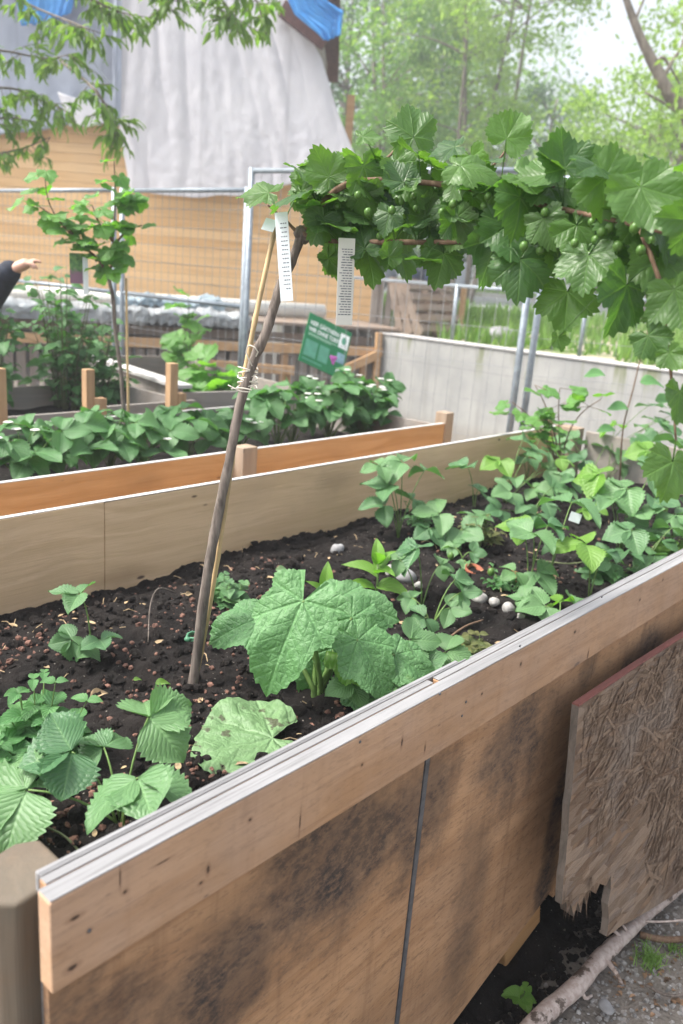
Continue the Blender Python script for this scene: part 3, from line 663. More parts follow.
tuft('small grass tuft near the right edge of the photo below the brown stick', 676, 950, 60, .014, .035)
g = Geo()
M['litter'] = plain('brown dead leaf', (.20, .125, .075), .8, var=.6, scale=40)
for _ in range(70):
    x, y = random.gauss(655, 30), random.gauss(975, 28)
    v = Vector(gp(x, y)); X, Y, _z = L(v)
    if Y > .59: continue
    a = random.uniform(0, 6.3); tmesh(g, leaflet(random.uniform(.15, .4), 0, 0, .3, 0, 3, .4, .08, .7, random.randint(0, 9), 6, 4), frame(Vector((X, Y, ground_h(X, Y)+.004)), (math.cos(a), math.sin(a), .1), (random.uniform(-.5, .5), random.uniform(-.5, .5), 1), random.uniform(.010, .026)))
o = g.build('dry_leaves', M['litter']); o.rotation_euler = (0, 0, ROT); tag(o, 'dry leaf litter scattered on the earth around the grass tuft', 'leaf litter', kind='stuff')

# dark earth under the bed, also painting in the darkness of the shaded gap
sheet('soil', 1.25, 2.5, .655, 1.3, 70, 40, lambda X, Y: ground_h(X, Y)-.012+.03*sst(Y, .665, .75)+.02*noise.noise(Vector((X*14, Y*14, 7)))+.012*noise.noise(Vector((X*40, Y*40, 7))), M['soil'])
g = Geo(); rs = random.Random(12)
for _ in range(500): lump(g, rs.uniform(1.3, 2.45), rs.gauss(.66, .03), rs.choice((.003, .004, .006, .009, .013)), lambda X, Y: ground_h(X, Y)+.03*sst(Y, .62, .72)-.004)
o = g.build('soil_crumbs', M['soil']); o.rotation_euler = (0, 0, ROT); tag(o, 'dark soil crumbs on the earth beneath the plywood bed, added to darken its shaded gap', 'soil', kind='stuff')
# ------------------------------------------------------------------ plants in the near bed
TRI = [trifoliate(s) for s in range(7)]
def tpl_mesh(name, tpl, mat):
    g = Geo(); g.add(tpl[0], tpl[1], tpl[2], random.random()); return g.mesh(name, mat, True)
TRI_M = [tpl_mesh('strawberry_leaf', t, M['strawb']) for t in TRI]
TRI_W = [tpl_mesh('strawberry_leaf_broad', trifoliate(s, 0, .56, (60, 74), .020), M['strawb']) for s in (21, 22, 23, 24)]
TRI_F = [tpl_mesh('strawberry_leaf_far', t, M['strawb_far']) for t in TRI]
TRI_B = [tpl_mesh('strawberry_leaf_young', t, M['bright']) for t in TRI[:4]]
TOCAM = lambda p: (Vector(CAM)-Vector(p)).normalized()
def soil_pt(x, y, z=.575):
    X, Y, _ = L(Pz(x, y, z)); X = min(max(X, .42), 4.12); Y = min(max(Y, .80), 2.06); return G(X, Y, soil_h(X, Y))
GRP = 'strawberry plants in the near bed'
def strawb(label, bx, by, leaves, group=GRP, base=None, meshes=None, stem='stem', name='strawberry_plant', cat='strawberry plant', zs=.575):
    """leaves: (px, py, depth offset, size m[, tilt 0 flat .. 1 facing camera[, kind]])"""
    b = base or soil_pt(bx, by, zs); t_ = thing(name, label, cat, b, 0, group); g = Geo()
    for lf in leaves:
        x, y, dd, s = lf[:4]; s *= 1.32 if x > 375 else 1.26; tilt = lf[4] if len(lf) > 4 else .35; ms = {'w': TRI_W, 'y': TRI_B, 'n': TRI_M, 'f': TRI_F}[lf[5]] if len(lf) > 5 else (meshes or TRI_M)
        p = Pd(x, y, b.y+dd); rp = p-b
        nrm = (Vector((random.uniform(-.25, .25), random.uniform(-.25, .25), 1))*(1-tilt)+TOCAM(p)*tilt).normalized()
        out = Vector((rp.x, rp.y, 0)); out = out.normalized() if out.length > .01 else Vector((random.uniform(-1, 1), -1, 0))
        ax = (out+Vector((random.uniform(-.5, .5), random.uniform(-.7, .1), 0))).normalized()-nrm*.1
        m = frame(rp-ax.normalized()*.0, ax, nrm, s*.62); link('leaf', random.choice(ms), t_, m)
        mid = rp*.5+Vector((0, 0, abs(rp.z)*.22+.01))-out*.01
        g.tube(bez((random.uniform(-.008, .008), random.uniform(-.008, .008), -.01), mid, rp, 7), [.0026, .0024, .0022, .002, .0018, .0017, .0016], 6, r=random.random())
    g.build('stalks', M[stem], t_, True)
    return t_

strawb('strawberry plant alone on bare soil at the left, near the back board', 92, 656, [(80, 594, 0, .10, .25), (72, 640, -.02, .075, .7), (100, 640, -.03, .075, .75), (88, 648, -.03, .06, .8)])
strawb('big strawberry plant with broad pleated leaves nearest the corner post, front left', 120, 838, [(148, 718, .09, .125, .45, 'w'), (138, 778, -.04, .135, .6, 'w'), (72, 752, .03, .105, .55, 'w'), (28, 790, -.03, .13, .5, 'w'), (104, 748, .06, .085, .5, 'w')])
strawb('strawberry plant beside the rim with serrated dark leaf, right of the large crinkled plant', 404, 690, [(446, 652, .02, .105, .45), (415, 668, -.03, .11, .4), (385, 676, .0, .10, .5), (470, 668, .03, .06, .4, 'y')])
strawb('strawberry plant with upright stalks left of the pale stones', 420, 606, [(417, 549, .03, .125, .35), (400, 560, .0, .07, .5), (440, 565, .05, .07, .5)])
strawb('low strawberry plant growing just left of the terracotta pots', 432, 625, [(455, 580, .05, .09, .5), (425, 618, -.03, .085, .6), (450, 608, 0, .08, .5), (412, 598, .05, .07, .4), (462, 592, .03, .075, .5)])
strawb('tall strawberry plant with stacked leaves against the back board', 398, 540, [(402, 462, .05, .14, .3), (392, 484, 0, .15, .35), (385, 505, -.02, .12, .4), (412, 500, .06, .11, .4), (425, 470, .1, .10, .3), (380, 466, 0, .10, .3)])
strawb('spreading strawberry plant with limp leaves on the soil, right of the stacked one', 452, 545, [(440, 514, .0, .14, .45), (462, 530, -.02, .13, .5), (430, 528, -.05, .10, .5), (475, 515, .06, .11, .4), (448, 540, -.06, .09, .5)])
strawb('single stemmed strawberry plant with one dark level leaf against the back board', 474, 505, [(467, 466, 0, .14, .15), (478, 490, .02, .08, .4)])
strawb('strawberry plant with light yellowish green leaves near the far back board', 505, 500, [(500, 460, 0, .13, .2, 'y'), (530, 452, .05, .12, .25), (548, 470, .03, .13, .3), (515, 478, -.05, .11, .4), (535, 488, -.08, .12, .4), (560, 458, .1, .10, .3, 'y'), (523, 440, .1, .12, .2)])
strawb('bushy strawberry plant in the middle of the bed behind the tag', 530, 520, [(510, 492, 0, .12, .5), (525, 505, -.03, .11, .5), (545, 502, .04, .11, .4), (500, 510, -.05, .10, .5), (535, 515, -.06, .10, .5), (552, 488, .1, .11, .3)])
strawb('strawberry plant with one wide tilted leaf over the white tag', 548, 590, [(572, 502, .10, .165, .2), (556, 545, .05, .07, .4)])
strawb('strawberry plant with two tiers of level leaves on tall twin stalks', 528, 595, [(533, 533, 0, .135, .2), (522, 528, .05, .10, .2, 'y'), (536, 572, -.02, .12, .15), (515, 572, -.03, .08, .15), (548, 525, .03, .10, .25)])
strawb('strawberry plant with a single pale tent shaped leaf on a straight stalk', 588, 600, [(586, 544, 0, .14, .12, 'y'), (605, 552, .04, .10, .25)])
strawb('strawberry plant hugging the rim board with low leaves right of the white stones', 560, 622, [(526, 598, .03, .075, .1), (545, 606, 0, .11, .35), (575, 606, .04, .10, .35), (560, 602, .05, .08, .3, 'y')])
strawb('tall strawberry plant with bright tilted leaves right of the white tag', 620, 552, [(600, 474, .06, .15, .35, 'y'), (628, 488, .0, .16, .35), (650, 475, .08, .14, .3), (612, 500, -.05, .12, .4), (640, 510, -.05, .12, .4), (655, 498, 0, .12, .3)])
strawb('strawberry plant with green fruit near the rim at the right', 640, 575, [(632, 530, .0, .13, .3), (610, 562, -.05, .11, .35), (660, 540, .05, .12, .3), (598, 578, -.05, .11, .2), (650, 556, -.02, .12, .35), (625, 552, -.06, .10, .4), (672, 528, .08, .12, .3)])
strawb('strawberry plant at the right edge of the photo behind the hanging leaf', 665, 520, [(665, 462, 0, .16, .3), (680, 480, .05, .15, .3), (650, 450, .05, .14, .3, 'y'), (690, 510, 0, .15, .3), (676, 440, .15, .13, .3)])
strawb('strawberry plant filling the far corner in front of the grey end board', 590, 480, [(570, 440, .1, .13, .3), (585, 460, 0, .14, .35), (605, 448, .1, .14, .3), (560, 470, 0, .13, .3), (618, 462, .05, .13, .3)])
strawb('strawberry plant by the grey end board with leaves over its top edge', 640, 470, [(615, 425, .1, .14, .3, 'y'), (640, 437, 0, .15, .3), (665, 430, .1, .15, .3), (625, 450, 0, .14, .3), (655, 420, .2, .13, .3)])
for (lab, bx, by, lv) in (('strawberry plant in the gap behind the wide tilted leaf and its tag', 585, 515, [(575, 478, 0, .10, .3), (598, 492, 0, .11, .35), (565, 490, -.03, .10, .4), (590, 508, -.08, .10, .4, 'y')]),
                         ('strawberry plant low against the back board left of the young currant', 528, 476, [(515, 442, .05, .11, .3), (540, 438, .05, .12, .3, 'y'), (528, 458, -.02, .11, .4), (550, 452, 0, .11, .3)]),
                         ('strawberry plant pressed against the rim, rightmost of those touching it', 668, 560, [(650, 528, 0, .12, .4), (676, 515, 0, .13, .3), (690, 530, -.03, .12, .35), (664, 545, -.04, .10, .4, 'y')]),
                         ('strawberry plant with small leaves left of the withering plant', 462, 560, [(455, 548, .02, .07, .4), (472, 552, .0, .07, .4), (466, 562, -.04, .06, .4)]),
                         ('strawberry plant with dark leaves squeezed between the crinkled plant and the rim', 372, 700, [(375, 655, .03, .10, .4), (352, 684, -.04, .09, .4), (395, 685, -.04, .085, .4), (410, 640, .06, .10, .3)]),
                         ('strawberry plant in the back right corner with leaves before the concrete wall', 660, 455, [(650, 405, .2, .13, .3), (672, 415, .15, .13, .3), (682, 448, 0, .14, .3, 'y'), (645, 428, .1, .12, .3)])): strawb(lab, bx, by, lv)
# two green strawberries
for (x, y, lab) in ((632, 549, 'pale green unripe strawberry hanging left of its neighbour near the rim'), (645, 545, 'pale green unripe strawberry to the right of the other near the rim'), (491, 572, 'unripe green strawberry lying beside the terracotta pots'), (451, 556, 'tiny green strawberry on a stalk above the terracotta pot')):
    v = Pd(x, y, soil_pt(x, y+14).y-.02); g = Geo(); g.ball((0, 0, 0), .011, .011, .014, 10, 8, .05)
    o = g.build('green_strawberry', M['berry'], None, True); o.location = v; tag(o, lab, 'strawberry', 'unripe strawberries')

# herb with many small leaves, bottom left
def herb(name, label, base, H, n, ls, spread, mat='mint', cat='herb', group=None, wid=.34, pairs=5, lean=(0, 0), stem='stem', teeth=7):
    t_ = thing(name, label, cat, base, 0, group); gs = Geo(); gl = Geo()
    tp = [leaflet(wid, teeth, .07, .2, .012, 7, .3, .03, .62, s, 12, 6) for s in range(3)]
    for k in range(n):
        a = random.uniform(0, 2*PI); rr = spread*random.random()**.6; h = H*random.uniform(.55, 1.05)
        tip = Vector((rr*math.cos(a)+lean[0]*h, rr*math.sin(a)+lean[1]*h, h)); P = bez((rr*.25*math.cos(a), rr*.25*math.sin(a), -.01), (tip.x*.6, tip.y*.6, h*.5), tip, 8)
        gs.tube(P, [.0022-.0012*i/7 for i in range(8)], 6, r=random.random())
        for j in range(pairs):
            q = .35+.65*j/(pairs-1); p = P[0].lerp(P[-1], q) if False else P[min(7, int(q*7))]; b = random.uniform(0, PI)
            for s in (0, PI):
                d = Vector((math.cos(b+s), math.sin(b+s), random.uniform(-.15, .35))); sz = ls*(.6+.5*(j < pairs-1))*random.uniform(.8, 1.2)*(1.1-.45*(q-.35))
                tmesh(gl, random.choice(tp), frame(p, d, Vector((0, 0, 1))+TOCAM(base+p)*.4, sz))
    gs.build('stems', M[stem], t_, True); gl.build('foliage', M[mat], t_, True); return t_
herb('herb_plant', 'bushy light green herb with small pointed leaves at the left edge of the near bed', soil_pt(38, 762), .16, 15, .058, .10)
herb('seedling', 'small dense leafy plant on the soil just behind the bamboo stake', soil_pt(226, 606), .075, 11, .042, .05, 'strawb', 'plant', None, .46, 4, teeth=0)
herb('withering_plant', 'small tangled withering plant with thin leaves in the middle of the bed', soil_pt(482, 545), .12, 12, .035, .10, 'red', 'plant', None, .25, 5, teeth=0, stem='stemd')
herb('leafy_weed', 'low tangled weed around the terracotta pots and white stones', soil_pt(505, 590), .06, 12, .026, .09, 'mint', 'plant', None, .34, 4)
herb('leafy_weed', 'small dark reddish plant between the rim and the white stones', soil_pt(480, 655), .05, 6, .05, .05, 'red', 'plant', None, .36, 3, teeth=0)
herb('leafy_weed', 'thin upright weed against the back board behind the stacked strawberry leaves', soil_pt(418, 530), .10, 8, .03, .08, 'mint', 'plant', None, .3, 4)
herb('leafy_weed', 'low weed with small leaves under the strawberry fruits by the rim', soil_pt(605, 575), .07, 12, .03, .10, 'mint', 'plant', None, .34, 4)
herb('leafy_weed', 'feathery pale weed right of the white tag stalk', soil_pt(660, 560), .10, 12, .028, .10, 'bright', 'plant', None, .28, 5)
wb = gp(520, 1000); herb('leafy_weed', 'single bright green weed sprouting from the earth under the bed', wb, .05, 3, .035, .02, 'bright', 'plant', None, .45, 2, teeth=0)

# large crinkled plant in the middle
def big_plant():
    b = soil_pt(318, 698); t_ = thing('large_leaf_plant', 'large plant with broad drooping crinkled leaves in the middle of the near bed', 'plant', b)
    tpl = [palmate(((0, 1.18), (54, .72), (110, .54)), .66, 54, 44, .03, .02, .08, .42, 158, .42, s, 150, 18, .022, 1.3, 10.) for s in (1, 2, 3)]
    spec = [  # px,py of leaf base, depth offset, size, axis (screen right, screen down, towards camera), facing
        (303, 601, -.05, .165, (-.42, .85, .35), 'big', 0), (262, 618, .05, .115, (-.9, .25, .1), 'big', 1), (352, 618, .06, .13, (.35, .7, .3), 'big', 2),
        (358, 640, -.03, .12, (.5, .75, .3), 'big', 1), (335, 600, .12, .12, (.8, .1, .2), 'big', 2), (395, 655, .0, .10, (.7, .4, .2), 'big', 0), (345, 655, .0, .10, (.6, .4, .3), 'bright', 0), (312, 655, .03, .10, (.1, .9, .1), 'big', 2), (360, 690, -.02, .10, (.7, .3, .3), 'big', 0)]
    gs = Geo(); Rr, Dn = Vector(_R), Vector(-_U)
    for (x, y, dd, s, ax, mt, k) in spec:
        p = Pd(x, y, b.y+dd); rp = p-b; c = TOCAM(p)
        axis = Rr*ax[0]+Dn*ax[1]+c*ax[2]*.8; nrm = c*.75+Vector((0, 0, 1))*.8
        g = Geo(); tmesh(g, tpl[k], frame(rp, axis, nrm, s)); g.build('leaf', M[mt], t_, True)
        gs.tube(bez((random.uniform(-.012, .012), random.uniform(-.012, .012), -.01), rp*.5+Vector((0, .02, rp.z*.25)), rp, 9), [.0065-.003*i/8 for i in range(9)], 8, r=random.random())
    gs.build('stalks', M['stem'], t_, True)
    # small upright tip leaves at the back of the big one
big_plant()
def wilted():
    p = soil_pt(272, 748); t_ = palmate(((0, 1.), (62, .95), (120, .55)), .30, 70, 16, .02, .0, .05, .0, 150, .5, 9, 120, 12, .05)
    V, F, U = t_; V = V.copy(); g = Geo(); Mx = frame(Vector((0, 0, .022)), Vector((-.8, -.45, -.02)), Vector((0, -.12, 1)), .165)
    tmesh(g, (V, F, U), Mx, .4); o = g.build('wilted_leaf', M['wilt'], None, True); o.location = p
    tag(o, 'large pale wilted leaf with torn brown edge lying on the soil by the rim', 'leaf')
wilted()
# young upright plant
def lance_plant(label, base, leaves, name='young_plant'):
    t_ = thing(name, label, 'plant', base); gs = Geo(); gl = Geo(); tp = leaflet(.24, 0, 0, .35, .008, 7, .35, .03, .62, 4, 16, 6)
    top = Vector((0, 0, .13)); gs.tube([(0, 0, -.01), (.005, 0, .06), top], [.005, .004, .003], 8)
    for (h, az, el, s) in leaves:
        d = Vector((math.cos(R(az))*math.cos(R(el)), math.sin(R(az))*math.cos(R(el)), math.sin(R(el))))
        tmesh(gl, tp, frame(Vector((0, 0, h)), d, Vector((0, 0, 1))*math.cos(R(el))-Vector((math.cos(R(az)), math.sin(R(az)), 0))*math.sin(R(el))+TOCAM(base)*.3, s))
    gs.build('stem', M['stem'], t_, True); gl.build('foliage', M['bright'], t_, True)
lance_plant('young plant with bright yellow green upright lance shaped leaves behind the crinkled plant', soil_pt(374, 606), [(.05, -160, 20, .11), (.06, -20, 5, .13), (.09, 170, 30, .11), (.10, -60, 35, .09), (.11, 60, 40, .09), (.125, -100, 65, .085), (.125, 100, 72, .085), (.125, 20, 55, .07)])
lance_plant('small bright shoot poking up behind the largest crinkled leaf', soil_pt(322, 640), [(.10, -170, 60, .07), (.11, 10, 50, .07), (.125, 90, 80, .075), (.08, -10, 20, .08)])

# tags, stones, pots
def flat_tag(name, label, p, w_, h_, down, face, lines=0, group=None, mat='tag', lw=.7):
    g = Geo(); g.box(-w_/2, w_/2, 0, h_, -.0005, .0005); m = frame(p, down, face)
    o = thing(name, label, 'tag', p, 0, group); o.matrix_world = m
    g.build('label_strip', M[mat], o, bevel=.0003, seg=1)
    if lines:
        gi = Geo()
        for i in range(lines):
            y0 = h_*(.12+.78*i/lines); n = random.randint(2, 4); x = -w_*.36
            for k in range(n):
                l = w_*lw/n*random.uniform(.5, .9)
                if x+l > w_*.4: break
                gi.box(x, x+l, y0, y0+h_*.010, .0006, .0009); x += l+w_*.05
        gi.build('printed_lines', M['ink'], o)
    return o
v = Pd(577, 513, soil_pt(548, 590).y+.09); flat_tag('plant_tag', 'small plain white tag hanging under the wide tilted strawberry leaf', v, .036, .032, -Vector((.2, 0, 1)), TOCAM(v), 0, 'plant tags')
v = soil_pt(540, 505)+Vector((0, 0, .03)); flat_tag('plant_tag', 'tiny white tag stuck in the soil among the middle strawberry plants', v, .018, .05, Vector((.3, .2, 1)), TOCAM(v), 0, 'plant tags')
SG = 'pale stones laid in the near bed'
for (x, y, a, b, c, mt, lab) in ((478, 600, .030, .021, .019, 'stone_w', 'largest white oval stone, leftmost of the row of four near the rim'), (494, 604, .018, .015, .014, 'stone_w', 'second white stone from the left in the row of four'),
        (508, 611, .021, .018, .017, 'stone_w', 'third white round stone in the row of four'), (520, 618, .013, .011, .011, 'stone_w', 'smallest white pebble, right end of the row of four'),
        (391, 574, .027, .02, .02, 'stone_w', 'white stone left of the round grey stone behind the crinkled plant'), (406, 580, .034, .026, .026, 'stone_g', 'round grey stone between two paler stones'),
        (418, 588, .018, .015, .014, 'stone_w', 'pale stone right of the round grey stone'), (337, 552, .026, .018, .020, 'stone_g', 'grey angular stone near the back board, left of the young plant'), (412, 596, .02, .016, .01, 'stone_w', 'flat pale stone in front of the round grey stone'), (205, 628, .010, .008, .007, 'stone_w', 'tiny white pebble on the bare soil near the bamboo stake')):
    p = L(Pz(x, y, .575)); z = soil_h(p[0], p[1]); stone(lab, x, y, z-.004, a, b, c, M[mt], SG)
for (x, y, lab) in ((474, 569, 'upper left sunken terracotta pot with only its rim showing'), (513, 581, 'lower right sunken terracotta pot near the white stones')):
    p = soil_pt(x, y); g = Geo(); n = 24
    prof = [(.030, .0), (.033, .012), (.029, .012), (.024, -.012), (0.001, -.014)]
    V = [(r_*math.cos(2*PI*j/n), r_*math.sin(2*PI*j/n), z) for r_, z in prof for j in range(n)]
    g.add(V, [(i*n+j, i*n+(j+1) % n, (i+1)*n+(j+1) % n, (i+1)*n+j) for i in range(len(prof)-1) for j in range(n)])
    o = g.build('terracotta_pot', M['terra'], None, True); o.location = p+Vector((0, 0, -.001)); o.rotation_euler = (.2, .15, 0); tag(o, lab, 'pot', 'sunken terracotta pots')
# thin hoop twig, dry leaves
stick('twig', 'thin bent grey twig arching over the bare soil left of the bamboo stake', [soil_pt(148, 643), soil_pt(150, 628)+Vector((0, 0, .05)), soil_pt(158, 615)+Vector((0, 0, .065)), soil_pt(175, 603)+Vector((0, 0, .03))], .0016, M['bark'])
stick('twig', 'pale yellow stalk lying on the soil behind the corner post', [soil_pt(-10, 846), soil_pt(20, 838)+Vector((0, 0, .02)), soil_pt(60, 842)+Vector((0, 0, .015)), soil_pt(85, 862)], .002, M['stemd'])
stick('twig', 'long dry stalk lying behind the twin stalked strawberry plant', [soil_pt(535, 560)+Vector((0, 0, .01)), soil_pt(570, 565)+Vector((0, 0, .015)), soil_pt(600, 562)+Vector((0, 0, .01))], .0025, M['stemd'])
stick('twig', 'dry brown twig on the soil beside the white stones', [soil_pt(440, 650)+Vector((0, 0, .02)), soil_pt(462, 640)+Vector((0, 0, .03)), soil_pt(482, 628)+Vector((0, 0, .02))], .003, M['twig'])
dl = leaflet(.24, 0, 0, .35, .004, 5, .3, .06, .7, 8, 12, 6)
for (x, y, s, mt, lab) in ((155, 688, .035, 'bright', 'small yellow green fallen leaf on the soil left of the stake foot'), (133, 683, .02, 'bright', 'tiny curled green leaf on the bare soil at the left'), (218, 720, .06, 'wilt', 'slim pale fallen leaf near the wilted leaf'), (275, 577, .05, 'wilt', 'grey green fallen leaf on the soil behind the crinkled plant'), (90, 700, .045, 'straw', 'dry curled straw coloured leaf beside the herb'), (185, 600, .03, 'straw', 'dry beige leaf just left of the bamboo stake')):
    p = soil_pt(x, y)+Vector((0, 0, .012)); g = Geo(); a = random.uniform(-.6, .9); tmesh(g, dl, frame(Vector(), (math.cos(a), math.sin(a), .1), (.2, -.5, 1), s)); o = g.build('fallen_leaf', M[mt], None, True); o.location = p; tag(o, lab, 'leaf', 'fallen leaves')
# cane at the right and young currant in the far corner
def cane():
    b = soil_pt(618, 485); t_ = thing('thin_cane', 'thin dark cane with a few leaflets, standing at the right among strawberry leaves', 'plant', b)
    P = [Pd(x, y, b.y) for x, y in ((620, 480), (623, 430), (633, 390), (644, 345), (652, 322))]; Geo().tube(smooth_path(rel(P, t_), 4), [.0045-.0022*i/16 for i in range(17)], 7, .05).build('stem', M['twig'], t_, True)
    gl = Geo(); tp = leaflet(.36, 8, .08, .2, .012, 7, .3, .04, .6, 3, 14, 6)
    for (x, y, ang, s) in ((628, 408, 175, .11), (640, 382, 10, .12), (605, 375, 180, .11), (655, 400, -10, .11), (615, 430, 200, .10), (650, 352, 20, .06), (635, 440, 0, .10)):
        p = Pd(x, y, b.y)-b; tmesh(gl, tp, frame(p, (math.cos(R(ang)), -.3, .15), (random.uniform(-.3, .3), -.5, 1), s))
    gl.build('foliage', M['mint'], t_, True)
cane()
PAL = [palmate(((0, 1.), (54, random.uniform(.80, .92)), (108, .66)), .55, random.uniform(44, 52), 26, .075, pw=2., sm=9., seed=s, droop=random.uniform(.1, .75), wav=random.uniform(.06, .17), cup=random.uniform(-.2, .35), rs=.34, crinkle=.03) for s in range(12)]
def young_currant():
    b = soil_pt(565, 486); t_ = thing('young_currant_bush', 'young currant bush with pale lobed leaves rising above the far board of the near bed', 'bush', b); gs = Geo(); gl = Geo()
    top = Pd(545, 400, b.y+.05)-b
    for (x, y) in ((512, 402), (535, 385), (560, 388), (600, 400), (548, 420), (520, 415)):
        p = Pd(x, y, b.y+random.uniform(-.1, .15))-b; P = bez((0, 0, -.02), (top.x*.6, top.y*.6, p.z*.7), p, 9); gs.tube(P, [.005-.0032*i/8 for i in range(9)], 6)
        for k in range(6):
            q = P[random.randint(4, 8)]; d = Vector((random.uniform(-1, 1), random.uniform(-1, .4), random.uniform(-.3, .3))); e = q+d.normalized()*random.uniform(.03, .09)
            gs.tube([q, e], .0012, 5); tmesh(gl, random.choice(PAL), frame(e, d, Vector((random.uniform(-.4, .4), random.uniform(-.5, .1), 1)), random.uniform(.045, .075)))
    gs.build('stems', M['twig'], t_, True); gl.build('foliage', M['currant'], t_, True)
young_currant()

